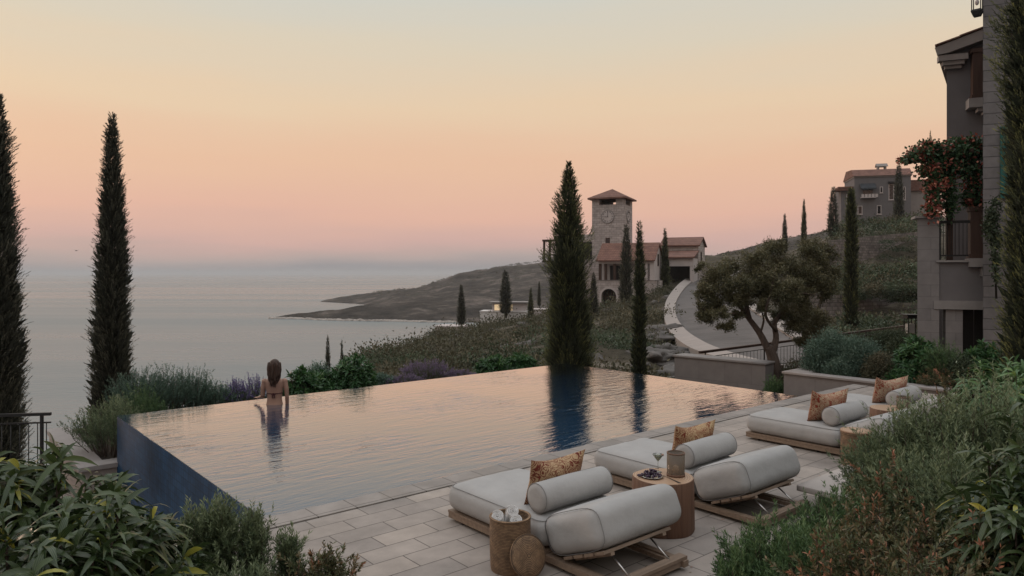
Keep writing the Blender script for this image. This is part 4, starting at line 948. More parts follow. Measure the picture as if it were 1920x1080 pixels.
def pillow(i, w_, h_, th_, u, s, z, lean, yaw, label, sagc=.07):
    n = 22; vs = []; fs = []
    for side in (1,-1):
        for a in range(n+1):
            for c in range(n+1):
                p = -1+2*a/n; q = -1+2*c/n
                fx_ = 1-.10*(1-q*q)*1; fz_ = 1-.06*(1-p*p)
                x = p*w_/2*(1-.09*(1-abs(q)**1.5)); zz = q*h_/2*(1-.05*(1-abs(p)**1.5))
                if q > 0: zz -= sagc*(1-abs(p)**1.7)*q**2
                t = max(0,(1-abs(p)**3.2))*max(0,(1-abs(q)**3.2)); y = side*th_/2*t**.55
                y += .010*mnoise.noise(Vector((p*2.5,q*2.5,i+side)))*t + (.035*(1-p*p)*max(0,q))
                vs.append((x,y,zz))
    k = (n+1)**2
    for a in range(n):
        for c in range(n):
            q = a*(n+1)+c; fs.append((q,q+n+1,q+n+2,q+1)); fs.append((k+q,k+q+1,k+q+n+2,k+q+n+1))
    m = MB(); m.add(vs, fs, True); o = m.build('pillow', PM[i]); tag(o, label, 'pillow', 'patterned pillows on the daybeds')
    o.location = lpos(i,u,s,z+h_/2); o.rotation_euler = (Matrix.Rotation(RZ+yaw,3,'Z') @ Matrix.Rotation(lean,3,'X')).to_euler()
    return o
pillow(0,.64,.43,.17,.43,1.02,.365,rad(14),rad(-3),'tan paisley pillow standing on the nearest daybed')
pillow(1,.62,.42,.17,.46,1.02,.365,rad(12),rad(-8),'gold and red floral pillow on the second daybed')
pillow(2,.60,.46,.20,.36,1.00,.37,rad(13),rad(-24),'rust red floral pillow on the third daybed',.10)
pillow(3,.62,.44,.20,.43,1.00,.37,rad(13),rad(-24),'sand and red floral pillow on the farthest daybed',.09)

# ------------------------------------------------------------------ stump tables, baskets and small things
def stump(label, loc, R, H, seed, ang):
    r = thing('stump_table', label, 'side table', loc, ang)
    wob = lambda a, z: 1+.035*mnoise.noise(Vector((2*math.cos(a),2*math.sin(a),seed)))+.012*math.sin(5*a+seed)-( .06*max(0,1-abs(((a-4.4+math.pi)%(2*math.pi))-math.pi)/.05) )
    m = MB(); m.lathe([(R*.985,0),(R*1.01,.02),(R,H*.5),(R*.985,H-.012),(R*.965,H)], 96, wob=wob); m.build('trunk', M_stump, r)
    m = MB(); n = 96; vs = [(0,0,H+.001)]
    for rr_ in (.35,.7,.965): vs += [(R*rr_*wob(2*math.pi*k/n,H)*math.cos(2*math.pi*k/n), R*rr_*wob(2*math.pi*k/n,H)*math.sin(2*math.pi*k/n), H+.001*(rr_ < .96)) for k in range(n)]
    fs = [(0,1+k,1+(k+1)%n) for k in range(n)]
    for j in range(2): fs += [(1+j*n+k,1+(j+1)*n+k,1+(j+1)*n+(k+1)%n,1+j*n+(k+1)%n) for k in range(n)]
    m.add(vs, fs); m.build('table_top', M_stumptop, r)
    m = MB(); m.add([(-.02,.015,H+.0035),(R*.86,-.035,H+.0035),(R*.9,-.01,H+.0035)], [(0,1,2)]); m.add([(-.10,-.02,H+.0036),(.03,.004,H+.0036),(.03,.012,H+.0036)], [(0,1,2)])
    m.build('crack', M_dark, r)
    return r
# growth rings on the stump top
nt = M_stumptop.node_tree; bnode = nt.nodes['Principled BSDF']; tcn = nt.nodes.new('ShaderNodeTexCoord'); wv = nt.nodes.new('ShaderNodeTexWave'); wv.wave_type = 'RINGS'; wv.rings_direction = 'Z'
setin(wv, Scale=14, Distortion=2.2, Detail=2); nt.links.new(tcn.outputs['Object'], wv.inputs['Vector']); rpn = ramp(nt, [(0,(.25,.15,.095)),(.6,(.34,.22,.145)),(1,(.38,.26,.175))]); nt.links.new(wv.outputs['Fac'], rpn.inputs[0]); nt.links.new(rpn.outputs[0], bnode.inputs['Base Color'])
ST = Vector((1.42,6.62,0)); stump('solid tree stump side table between the two nearest daybeds, carrying grapes and a glass lantern', ST, .285, .49, 1.0, rad(-60))
ST2 = Vector((5.50,10.22,0)); stump('smaller tree stump side table between the two farthest daybeds', ST2, .28, .44, 5.0, rad(20))
def thin(name, tint, body, k):
    m, nt, b = newmat(name); L = nt.links.new; b.inputs['Base Color'].default_value = (*body,1); setin(b, Roughness=.08)
    t = nt.nodes.new('ShaderNodeBsdfTransparent'); t.inputs[0].default_value = (*tint,1); f = nt.nodes.new('ShaderNodeFresnel'); f.inputs[0].default_value = 1.5
    ad = nt.nodes.new('ShaderNodeMath'); ad.operation = 'MULTIPLY_ADD'; ad.inputs[1].default_value = .8; ad.inputs[2].default_value = k; ad.use_clamp = True; L(f.outputs[0], ad.inputs[0])
    ms = nt.nodes.new('ShaderNodeMixShader'); L(ad.outputs[0], ms.inputs[0]); L(t.outputs[0], ms.inputs[1]); L(b.outputs[0], ms.inputs[2]); L(ms.outputs[0], nt.nodes['Material Output'].inputs[0]); return m
M_glass = thin('clear_glass', (.95,.96,.95), (.5,.52,.5), .10)
M_smoke = thin('smoked_glass', (.80,.70,.60), (.30,.24,.19), .30)
M_drink = thin('pale_drink', (.88,.88,.70), (.34,.35,.22), .35)
M_wax = surf('candle_wax', (.55,.48,.40), .6, .05)
def lantern(label, loc, R, H):
    r = thing('candle_lantern', label, 'lantern', loc)
    m = MB(); m.lathe([(R,.004),(R,H),(R-.006,H),(R-.006,.006)], 40); m.build('glass_shade', M_smoke, r)
    m = MB(); m.lathe([(.0001,.0),(R+.003,.0),(R+.003,.022),(R-.007,.022),(.0001,.022)], 40); m.build('base', M_stump, r)
    m = MB(); m.lathe([(R+.002,H-.004),(R+.002,H+.004),(R-.008,H+.004)], 40); m.build('rim', M_stump, r)
    c = thing('candle', 'short pale candle inside the '+('larger glass lantern on the near stump table' if H > .19 else 'small lantern on the far stump table'), 'candle', loc+Vector((0,0,.0225)))
    m = MB(); m.lathe([(.0001,0),(.03,0),(.03,.07),(.022,.066),(.0001,.064)], 20); m.build('wax', M_wax, c)
    m = MB(); m.tube([(0,0,.064),(.002,0,.078)], .0015, 5); m.build('wick', M_metal, c)
lantern('brown smoked glass candle lantern on the near stump table', ST+Vector((.125,.02,.4915)), .083, .215)
lantern('small brown candle lantern on the far stump table', ST2+Vector((.16,-.04,.4415)), .09, .17)
gl_ = thing('cocktail_glass', 'stemmed cocktail glass half filled with a pale drink', 'glass', ST+Vector((-.02,.13,.4915)))
m = MB(); m.lathe([(.0001,.0),(.036,.001),(.036,.004),(.006,.008),(.0045,.02),(.0045,.10),(.009,.108),(.054,.172),(.053,.172),(.008,.112),(.0001,.108)], 28); m.build('bowl_and_stem', M_glass, gl_)
m = MB(); m.lathe([(.0001,.1125),(.0076,.1135),(.042,.156),(.0001,.156)], 28); m.build('drink', M_drink, gl_)
m = MB(); m.ell((.045,.0,.165),(.012,.012,.012),10,8); m.build('olive', M_skin, gl_)
pc = ST+Vector((-.11,-.035,.4915)); pt = thing('plate', 'small shiny plate of dark grapes on the stump table', 'plate', pc)
m = MB(); m.lathe([(.0001,.002),(.07,.002),(.105,.014),(.106,.017),(.068,.006),(.0001,.005)], 32); m.build('dish', surf('silver_dish',(.5,.48,.46),.22,.05,5,metal=.9), pt)
M_grape = surf('dark_grape', (.030,.012,.032), .28, .5, 14, spec=.5)
gr = MB(); rg = random.Random(4)
for k in range(95):
    a = rg.uniform(0,6.28); q = rg.uniform(0,1)**.6; p = Vector((.085*q*math.cos(a)*1.15-.01,.07*q*math.sin(a),.016+rg.uniform(0,.055)*(1-q**2)))
    s_ = rg.uniform(.0085,.0115); gr.ell(p,(s_,s_,s_*1.12),8,6)
for k in range(4): gr.ell((-.11-.008*k,.03*math.sin(k*2),.012+.003*k),(.009,.009,.010),8,6)
o = gr.build('grape_bunch', M_grape); o.location = pc; tag(o, 'dark purple grapes heaped on the shiny plate', 'grapes')
mm = MB(); mm.tube([(0,0,.03),(.03,.01,.075),(.07,.03,.075)], .002, 5); mm.build('stalk', M_wood, o)

M_wick = None
def wickmat(name, radial=False):
    m, nt, b = newmat(name); L = nt.links.new; tc = nt.nodes.new('ShaderNodeTexCoord'); sx = nt.nodes.new('ShaderNodeSeparateXYZ'); L(tc.outputs['Object'], sx.inputs[0])
    an = nt.nodes.new('ShaderNodeMath'); an.operation = 'ARCTAN2'; L(sx.outputs['Y'], an.inputs[0]); L(sx.outputs['X'], an.inputs[1])
    ln_ = nt.nodes.new('ShaderNodeVectorMath'); ln_.operation = 'LENGTH'; L(tc.outputs['Object'], ln_.inputs[0])
    cb = nt.nodes.new('ShaderNodeCombineXYZ'); L(an.outputs[0], cb.inputs[0]); L(ln_.outputs['Value'] if radial else sx.outputs['Z'], cb.inputs[1])
    br = nt.nodes.new('ShaderNodeTexBrick'); br.offset = .5; setin(br, Color1=(.25,.155,.085,1), Color2=(.17,.10,.055,1), Mortar=(.05,.028,.015,1), Scale=1.0); br.inputs['Mortar Size'].default_value = .0026; br.inputs['Mortar Smooth'].default_value = .6
    br.inputs['Brick Width'].default_value = .125; br.inputs['Row Height'].default_value = .0115; L(cb.outputs[0], br.inputs['Vector'])
    n1 = nt.nodes.new('ShaderNodeTexNoise'); setin(n1, Scale=18, Detail=4); L(tc.outputs['Object'], n1.inputs['Vector']); mr = nt.nodes.new('ShaderNodeMapRange'); setin(mr, From_Min=.3, From_Max=.7, To_Min=.65, To_Max=1.3); L(n1.outputs['Fac'], mr.inputs[0])
    vm = nt.nodes.new('ShaderNodeVectorMath'); vm.operation = 'SCALE'; L(br.outputs['Color'], vm.inputs[0]); L(mr.outputs[0], vm.inputs['Scale']); L(vm.outputs[0], b.inputs['Base Color'])
    iv = nt.nodes.new('ShaderNodeMath'); iv.operation = 'SUBTRACT'; iv.inputs[0].default_value = 1; L(br.outputs['Fac'], iv.inputs[1])
    bp = nt.nodes.new('ShaderNodeBump'); setin(bp, Strength=.9, Distance=.006); L(iv.outputs[0], bp.inputs['Height']); L(bp.outputs[0], b.inputs['Normal']); setin(b, Roughness=.7)
    return m
M_wick = wickmat('wicker_weave'); M_wickr = wickmat('wicker_spiral', True)
def basket(label, loc, R, H, lid=False):
    r = thing('wicker_basket', label, 'basket', loc)
    wb = lambda a, z: 1+.006*math.sin(48*a+z*270)
    m = MB(); m.lathe([(R*.94,0),(R*.97,.03),(R*1.01,H*.5),(R,H-.012)], 128, wob=wb); m.disc((0,0,.001),R*.94,64,flip=True); m.build('side', M_wick, r)
    m = MB(); m.lathe([(R*.93,H-.013),(R*.93,.02),(.0001,.02)], 64); m.build('lining', M_wick, r)
    m = MB(); m.tube([(R*.97*math.cos(2*math.pi*k/48),R*.97*math.sin(2*math.pi*k/48),H-.006) for k in range(49)], (.0115), 8, cap=False); m.build('rim', M_wick, r)
    if lid:
        m = MB(); m.lathe([(R*1.0,.0),(R*1.04,.004),(R*1.03,.022),(R*.6,.028),(.0001,.029)], 64, (0,0,H+.006)); m.build('lid', M_stumptop, r)
    return r
BK = Vector((-.015,5.72,0)); basket('open wicker basket holding rolled white towels beside the nearest daybed', BK, .165, .43)
basket('wicker basket with closed wooden lid at the end of the third daybed', Vector((4.30,8.80,0)), .175, .41, True)
lid = thing('basket_lid', 'round woven lid leaning against the towel basket', 'lid', (.125,5.545,.172))
m = MB(); m.lathe([(.0001,-.004),(.150,-.004),(.160,.004),(.152,.013),(.08,.017),(.0001,.018)], 64); m.build('woven_disc', M_wickr, lid)
m = MB(); m.tube([(.158*math.cos(2*math.pi*k/48),.158*math.sin(2*math.pi*k/48),.004) for k in range(49)], .008, 8, cap=False); m.build('rim', M_wick, lid)
dn = Vector((.52,-.80,.36)).normalized(); lid.rotation_euler = dn.to_track_quat('Z','Y').to_euler()
def towel(loc, lean, az, label):
    o = None; m = MB(); pts = []; n = 64; turns = 3.4; H = .20
    for k in range(n+1):
        t = k/n; a = t*turns*2*math.pi; q = .006+.046*t; pts.append((q*math.cos(a), q*math.sin(a)))
    vs = []; fs = []
    for k, (x, y) in enumerate(pts):
        t = k/n; a = t*turns*2*math.pi; ux, uy = math.cos(a), math.sin(a); tk_ = .0058; zt2 = H+.006*mnoise.noise(Vector((k*.3,0,az)))
        vs += [(x-ux*tk_,y-uy*tk_,0),(x-ux*tk_,y-uy*tk_,zt2-.004),(x,y,zt2+.003),(x+ux*tk_,y+uy*tk_,zt2-.004),(x+ux*tk_,y+uy*tk_,0)]
    for k in range(n):
        for j in range(4): q = 5*k+j; fs.append((q,q+1,q+6,q+5))
    fs += [(0,4,3,2,1),(5*n,5*n+1,5*n+2,5*n+3,5*n+4)]
    m.add(vs, fs, True); o = m.build('rolled_towel', M_towel); o.location = loc
    o.rotation_euler = Vector((lean,-.62,.78)).normalized().to_track_quat('Z','Y').to_euler()
    tag(o, label, 'towel', 'rolled white towels in the basket'); return o
towel(BK+Vector((-.085,.085,.285)), -.10, 3.6, 'rolled white towel at the left side of the wicker basket')
towel(BK+Vector((-.005,.125,.315)), .12, 1.5, 'rolled white towel farthest back in the wicker basket')
towel(BK+Vector((.030,.060,.262)), .08, -1.2, 'rolled white towel lowest at the front of the wicker basket')
# thin stone bench
bn = thing('stone_bench', 'low pale stone slab bench half hidden by shrubs beside the second daybed', 'bench', (2.87,7.11,0), RZ)
m = MB(); m.rbox((0,-.62,.20),(1.35,0,.265), .012, n=5); m.build('slab', surf('pale_bench_stone',(.33,.295,.275),.8,.1,3,.25,50), bn)
for x in (.22,1.0): m = MB(); m.box((x,-.5,.0),(x+.16,-.12,.199)); m.build('support', M_conc, bn)

# ------------------------------------------------------------------ the bather
wp = thing('person', 'woman with long brown hair standing waist deep in the pool facing the sea', 'person', (-4.36,12.93,-.012), rad(6))
m = MB()
def torso(secs, n=20):
    vs = []; fs = []
    for (z, rx, ry, yo) in secs:
        for k in range(n):
            a = 2*math.pi*k/n; c_, s_ = math.cos(a), math.sin(a); e = 2.35
            q = (abs(c_)**e+abs(s_)**e)**(-1/e); vs.append((rx*c_*q, yo+ry*s_*q, z))
    for i in range(len(secs)-1):
        for k in range(n): fs.append((i*n+k, i*n+(k+1)%n, (i+1)*n+(k+1)%n, (i+1)*n+k))
    fs += [tuple(range(n))[::-1], tuple(range((len(secs)-1)*n, len(secs)*n))]; m.add(vs, fs, True)
torso([(-.30,.145,.10,0),(-.22,.172,.118,-.01),(-.12,.176,.118,-.012),(-.03,.158,.102,-.005),(.05,.138,.088,0),(.12,.130,.083,.003),(.20,.138,.087,.005),(.28,.152,.092,.005),(.36,.166,.092,.0),(.42,.168,.084,-.004),(.455,.150,.070,-.006),(.485,.098,.056,-.004),(.51,.06,.05,0),(.60,.05,.052,.012)])
for sx_ in (-1,1):
    m.ell((sx_*.175,0,.425),(.058,.055,.055),14,10); m.ell((sx_*.075,.085,.30),(.062,.05,.06),12,8)
    m.tube([(sx_*.085,-.005,-.22),(sx_*.09,.0,-.45),(sx_*.088,.005,-.68),(sx_*.085,-.01,-.95),(sx_*.085,-.02,-1.20),(sx_*.085,-.01,-1.27)], [.098,.080,.056,.052,.036,.036], 14)
    m.tube([(sx_*.085,-.05,-1.285),(sx_*.09,.02,-1.28),(sx_*.095,.13,-1.30)], [(.034,.03),(.038,.03),(.042,.018)], 12)
def hand(base, d, up, thumb_side):
    d = Vector(d).normalized(); up = Vector(up).normalized(); s_ = d.cross(up).normalized()*thumb_side
    m.tube([base, base+d*.045, base+d*.085], [(.026,.018),(.036,.016),(.038,.013)], 10)
    for k, (o_, ln2) in enumerate(((-.028,.060),(-.010,.072),(.010,.068),(.028,.055))):
        b0 = base+d*.078+s_*o_; m.tube([b0, b0+d*ln2*.5-up*.004, b0+d*ln2-up*.016], [.0088,.0082,.0065], 7)
    t0 = base+d*.025-s_*.030; m.tube([t0, t0+d*.028-s_*.020, t0+d*.055-s_*.026], [.0105,.0095,.0075], 7)
m.tube([(-.178,0,.43),(-.205,-.005,.30),(-.215,.01,.155)], [.050,.043,.036], 12)
m.tube([(-.215,.01,.155),(-.285,.12,.115),(-.355,.235,.085)], [.037,.034,.025], 12); hand(Vector((-.355,.235,.085)), (-.55,.75,-.02), (0,0,1), -1)
m.tube([(.178,0,.43),(.212,-.012,.29),(.222,-.005,.14)], [.050,.043,.036], 12)
m.tube([(.222,-.005,.14),(.218,.03,.02),(.205,.06,-.10)], [.037,.034,.025], 12); hand(Vector((.205,.06,-.10)), (-.1,.25,-1), (.3,1,.2), 1)
m.ell((0,.018,.70),(.074,.094,.115),20,16); m.ell((0,.075,.645),(.045,.04,.045),12,8); m.tube([(0,.105,.715),(0,.128,.685),(0,.112,.675)], [.010,.014,.010], 8)
for sx_ in (-1,1): m.ell((sx_*.076,.015,.70),(.012,.022,.032),10,8)
bo = m.build('body', M_skin, wp); rm = bo.modifiers.new('join','REMESH'); rm.mode = 'VOXEL'; rm.voxel_size = .0065; rm.use_smooth_shade = True
sm_ = bo.modifiers.new('smooth','SMOOTH'); sm_.factor = .5; sm_.iterations = 3
for sx_ in (-1,1):
    mm = MB(); mm.ell((sx_*.030,.100,.712),(.013,.010,.009),10,8); mm.build('eye', M_pale, wp)
mm = MB(); mm.tube([(-.022,.112,.648),(0,.119,.650),(.022,.112,.648)], [.004,.006,.004], 6); mm.build('lips', M_bikini, wp)
hm = MB(); rh = random.Random(8)
hm.ell((0,-.012,.715),(.100,.106,.122),20,14, fn=lambda q: 1+.05*mnoise.noise(q*4) - (.22 if q.y > .45 and q.z < .45 else 0))
for k in range(150):
    a = rh.uniform(math.pi*.92,2*math.pi+.25); rx, ry = .106*rh.uniform(.75,1.05), .104*rh.uniform(.7,1.05)
    x, y = rx*math.cos(a), -.012+ry*math.sin(a); z0 = .72+rh.uniform(-.03,.06); ln3 = rh.uniform(.26,.40)*(1 if abs(x) < .06 else .80)
    ph = rh.uniform(0,6.28); pts = []
    for j in range(7):
        t = j/6; pts.append((x*(1+.25*t)*(1-.42*t*t)+.014*math.sin(ph+t*7)*t, y-.035*t+.05*t*t*0-.012*math.sin(ph*2+t*6)*t-(.015*t), z0-ln3*t))
    r0 = rh.uniform(.009,.016); hm.tube(pts, [r0*.8,r0,r0,r0,r0*.9,r0*.7,r0*.2], 6)
hm.build('hair', M_hair, wp)
bm_ = MB(); pts = []
for k in range(41):
    a = 2*math.pi*k/40; c_, s_ = math.cos(a), math.sin(a); q = (abs(c_)**2.35+abs(s_)**2.35)**(-1/2.35); pts.append((.141*c_*q, .005+.090*s_*q, .212+.012*max(0,s_)))
bm_.tube(pts, .0075, 8, cap=False)
for sx_ in (-1,1):
    bm_.ell((sx_*.075,.094,.285),(.062,.047,.058),12,8); bm_.tube([(0,-.088,.212),(sx_*.020,-.102,.175),(sx_*.013,-.103,.13)], [.008,.010,.007], 8)
    bm_.tube([(sx_*.022,-.094,.215),(sx_*.038,-.098,.200),(sx_*.010,-.098,.192)], .006, 6)
bm_.ell((0,-.096,.212),(.016,.012,.014),10,8); bm_.build('bikini_top', M_bikini, wp)
bb_ = MB(); pts = []
vs = []; fs = []; secs = [(-.11,.180,.122,-.012),(-.17,.180,.123,-.012),(-.24,.17,.118,-.01)]
for (z,rx,ry,yo) in secs:
    for k in range(24):
        a = 2*math.pi*k/24; c_, s_ = math.cos(a), math.sin(a); q = (abs(c_)**2.35+abs(s_)**2.35)**(-1/2.35); vs.append((rx*c_*q,yo+ry*s_*q,z))
for i in range(2):
    for k in range(24): fs.append((i*24+k,i*24+(k+1)%24,(i+1)*24+(k+1)%24,(i+1)*24+k))
bb_.add(vs, fs, True); bb_.build('bikini_bottom', M_bikini, wp)
# ------------------------------------------------------------------ cypresses
def lump(a, t, seed, k=1.0):
    return 1+k*(.13*np.sin(3*a+9*t+seed)+.10*np.sin(5*a-17*t+seed*2)+.08*np.sin(2*a+31*t+seed*3)+.06*np.sin(9*a+43*t))
def cypress_meshes(H, R, ns, nl, seed, p=.38, mat=None, sl_=.16, lf=.045, base=.05, rag=1.0, gold=0.0, ears=0):
    mat = mat or M_cyp
    rng = np.random.default_rng(seed); Lv = Leaves()
    prof = lambda t: np.clip((1-t),0,1)**p*np.clip(.72+t*2.2,0,1)
    t = rng.random(ns*3); keep = rng.random(ns*3) < prof(t)*.9+.1; t = t[keep][:ns]; n = len(t)
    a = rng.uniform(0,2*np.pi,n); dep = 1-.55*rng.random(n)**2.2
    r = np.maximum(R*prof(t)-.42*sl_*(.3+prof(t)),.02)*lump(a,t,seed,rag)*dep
    z = H*(base+t*(1-base))
    out = np.stack([np.cos(a),np.sin(a),np.zeros(n)],1)
    if ears:                                       # separate leading shoots
        for e in range(ears):
            ea = rng.uniform(0,6.28); et = rng.uniform(.55,.93); m_ = (np.abs(t-et) < .045) & (np.cos(a-ea) > .3); r[m_] *= 1.4
    tilt = rng.normal(0,.27,(n,3))
    up = 1.0+.8*rng.random(n)
    r *= 1-.35*(np.sin(7*a+37*t+seed*5)+np.sin(4*a-53*t+seed) > 1.25)      # gaps between the sprays
    d = nrm(out+np.array([0,0,1])*up[:,None]+tilt)
    L = 1.30*sl_*(.5+.7*rng.random(n))*(.28+.72*np.clip(prof(t)*1.7,0,1))
    pos = out*r[:,None]; pos[:,2] = z
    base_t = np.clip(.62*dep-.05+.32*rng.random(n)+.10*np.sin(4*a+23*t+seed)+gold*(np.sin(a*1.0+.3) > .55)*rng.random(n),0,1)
    for k in range(nl):
        s = (k+.5)/nl; q = pos+d*(L*s)[:,None]
        sd = rng.normal(size=(n,3)); sd = nrm(sd-d*np.sum(sd*d,1)[:,None])
        Lv.add(q, d*(.9+.6*s)+sd*(.75-.45*s), lf*(.8+.7*rng.random(n)), lf*.27, base_t*(.55+.6*s), rng, 'diamond')
    # inner mass
    m2 = ns//2; t2 = rng.random(m2)**1.2*.97; a2 = rng.uniform(0,6.28,m2); r2 = R*prof(t2)*lump(a2,t2,seed,rag)*rng.uniform(.25,.72,m2)
    pos2 = np.stack([r2*np.cos(a2), r2*np.sin(a2), H*(base+t2*(1-base))],1)
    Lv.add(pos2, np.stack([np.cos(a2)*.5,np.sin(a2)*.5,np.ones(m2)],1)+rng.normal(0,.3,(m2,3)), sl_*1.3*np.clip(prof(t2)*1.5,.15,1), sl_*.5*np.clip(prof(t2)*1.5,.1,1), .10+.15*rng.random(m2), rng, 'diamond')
    tm = MB(); tm.tube([(0,0,-.3),(0,0,H*.25),(0.01,0,H*.6),(0,0,H*.9)], [R*.22,R*.17,R*.09,R*.015], 8)
    return Lv.mesh('crown', mat), tm
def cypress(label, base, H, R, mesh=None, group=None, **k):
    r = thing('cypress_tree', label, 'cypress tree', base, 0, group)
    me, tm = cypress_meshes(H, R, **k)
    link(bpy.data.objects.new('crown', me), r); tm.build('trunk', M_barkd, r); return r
def byt(px, ytop, Y, zb): return Vector(((px-CX)/F*Y, Y, zb)), zpx(ytop,Y)-zb
CG = 'cypresses round the pool'
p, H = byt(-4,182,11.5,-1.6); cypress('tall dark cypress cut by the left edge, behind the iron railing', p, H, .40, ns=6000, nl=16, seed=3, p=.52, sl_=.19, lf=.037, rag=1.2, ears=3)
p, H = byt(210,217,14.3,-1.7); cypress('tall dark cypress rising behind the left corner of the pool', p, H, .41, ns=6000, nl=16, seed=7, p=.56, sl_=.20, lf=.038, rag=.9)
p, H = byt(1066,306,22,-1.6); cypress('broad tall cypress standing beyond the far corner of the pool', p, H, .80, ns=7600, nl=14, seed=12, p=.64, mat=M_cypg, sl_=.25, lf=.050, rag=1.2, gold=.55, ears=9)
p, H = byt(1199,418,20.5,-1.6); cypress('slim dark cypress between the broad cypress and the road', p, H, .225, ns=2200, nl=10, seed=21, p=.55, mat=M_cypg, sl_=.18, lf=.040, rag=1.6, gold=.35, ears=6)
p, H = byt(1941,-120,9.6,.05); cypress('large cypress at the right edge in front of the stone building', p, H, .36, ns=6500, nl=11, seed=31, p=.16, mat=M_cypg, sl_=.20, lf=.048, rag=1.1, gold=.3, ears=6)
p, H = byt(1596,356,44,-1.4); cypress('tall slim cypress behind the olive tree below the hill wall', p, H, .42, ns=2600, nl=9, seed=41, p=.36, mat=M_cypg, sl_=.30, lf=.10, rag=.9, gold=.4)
far = [(1113,512,82,-3.2,.62,'small dark cypress beside the arched basement of the house'),(1174,424,92,-2.4,.95,'pointed cypress standing in front of the white gabled house'),(1247,430,100,-.4,.72,'slim cypress between the gabled house and the garage'),
 (865,535,122,-7,.85,'lone cypress left of the lit terrace house above the bay'),(948,508,146,-6.6,1.35,'widest dark cypress in front of the lit terrace house'),(995,541,110,-6.8,.62,'slim cypress right of the lit terrace house'),
 (614.5,632,40,-6.5,.24,'taller of two tiny cypresses below the pool shrubs'),(641,641,41,-6.5,.17,'smaller of two tiny cypresses below the pool shrubs'),(982,620,60,-4.6,.19,'very small young cypress on the scrub slope left of the broad cypress'),(1011,528,165,-5.6,.5,'thin distant cypress close to the left side of the broad cypress'),
 (1471.5,402,118,5.5,.5,'thin cypress on the ridge left of the two hill cypresses'),(1507.5,375,118,7,.52,'thin cypress on the ridge, second from the left'),(1562,352,128,8.5,1.05,'dark cypress at the left end of the grey hill villa'),(1685,308,132,11.2,.95,'cypress growing close against the front of the grey hill villa'),(1745,252,60,1.0,.30,'cypress whose tip shows above the bougainvillea')]
protos = []
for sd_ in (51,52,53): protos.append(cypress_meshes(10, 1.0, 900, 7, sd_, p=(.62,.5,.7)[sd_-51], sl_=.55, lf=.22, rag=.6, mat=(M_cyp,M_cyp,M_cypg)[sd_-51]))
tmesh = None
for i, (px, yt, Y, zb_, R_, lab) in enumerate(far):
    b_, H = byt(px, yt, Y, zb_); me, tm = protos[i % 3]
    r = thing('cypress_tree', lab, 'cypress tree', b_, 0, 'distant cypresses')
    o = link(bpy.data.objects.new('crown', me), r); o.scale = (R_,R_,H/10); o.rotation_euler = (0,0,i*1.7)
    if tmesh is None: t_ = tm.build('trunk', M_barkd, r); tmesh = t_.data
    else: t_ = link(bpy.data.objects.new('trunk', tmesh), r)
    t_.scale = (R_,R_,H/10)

# ------------------------------------------------------------------ olive trees
def branch_tree(name, label, base, limbs, clumps, nleaf, leafL, seed, mat, cat='olive tree', bark=M_bark, dens=1.0):
    r = thing(name, label, cat, base); rng = np.random.default_rng(seed)
    for nm, pts, rs in limbs[:1]: m = MB(); m.tube(smooth_pts(pts,4), np.interp(np.linspace(0,1,(len(pts)-1)*4+1), np.linspace(0,1,len(rs)), rs).tolist(), 10); m.build('trunk', bark, r)
    m = MB()
    for nm, pts, rs in limbs[1:]: m.tube(smooth_pts(pts,4), np.interp(np.linspace(0,1,(len(pts)-1)*4+1), np.linspace(0,1,len(rs)), rs).tolist(), 7)
    Lv = Leaves()
    for c, R3, w_ in clumps:
        c = np.array(c); R3 = np.array(R3); nb = max(6,int(26*w_*dens))
        q = rng.normal(size=(nb,3)); q = nrm(q)*rng.random((nb,1))**.45*R3
        for b_ in q:                                # twigs carrying leaves
            tip = c+b_; st = c+b_*.35+rng.normal(0,.04,3); ln = np.linalg.norm(tip-st)
            if rng.random() < .45: m.tube([st, (st+tip)/2+rng.normal(0,.05,3), tip], [.012,.009,.004], 4, cap=False)
            k = int(2.0*nleaf*(.6+.8*rng.random())); s = rng.random(k)**.6
            ps = st+(tip-st)*s[:,None]*1.15+rng.normal(0,.16*R3.mean(),(k,3))
            d = nrm((tip-c)+np.array([0,0,.15]))*.6+rng.normal(0,.75,(k,3))
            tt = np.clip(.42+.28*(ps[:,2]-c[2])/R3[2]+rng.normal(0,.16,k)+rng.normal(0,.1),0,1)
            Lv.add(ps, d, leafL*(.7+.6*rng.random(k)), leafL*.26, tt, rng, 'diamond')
    m.build('limb', bark, r); Lv.build('crown', mat, r); return r
OY = 18.6; ob = at(1452,725,OY); ob.z = -1.3
def O(px, py, dy=0): return at(px,py,OY+dy)-ob
limbs = [('t',[O(1452,740),O(1454,700),O(1448,668),O(1440,650)],[.20,.17,.14,.11]),
 ('a',[O(1440,655),O(1425,625,.1),O(1405,598,.2),O(1388,575,.3),O(1360,545,.3),O(1335,525,.3)],[.10,.085,.07,.055,.03,.012]),
 ('b',[O(1446,665),O(1455,635,.1),O(1452,606,.2),O(1462,590,.3),O(1478,560,.4),O(1500,520,.5)],[.12,.08,.065,.05,.035,.012]),
 ('c',[O(1405,598,.2),O(1400,560,-.1),O(1420,520,-.2),O(1430,480,-.2)],[.07,.05,.03,.01]),
 ('d',[O(1388,575,.3),O(1395,540,.6),O(1408,505,.7)],[.06,.04,.01]),('e',[O(1395,587,.2),O(1370,588,-.2),O(1348,590,-.3)],[.05,.03,.01]),
 ('f',[O(1455,620,.1),O(1435,590,-.4),O(1445,550,-.5),O(1455,500,-.5)],[.05,.035,.025,.01]),('g',[O(1478,560,.4),O(1505,550,0),O(1530,555,0)],[.04,.025,.01]),
 ('h',[O(1425,625,.1),O(1432,600,.3),O(1425,575,.4)],[.04,.025,.01])]
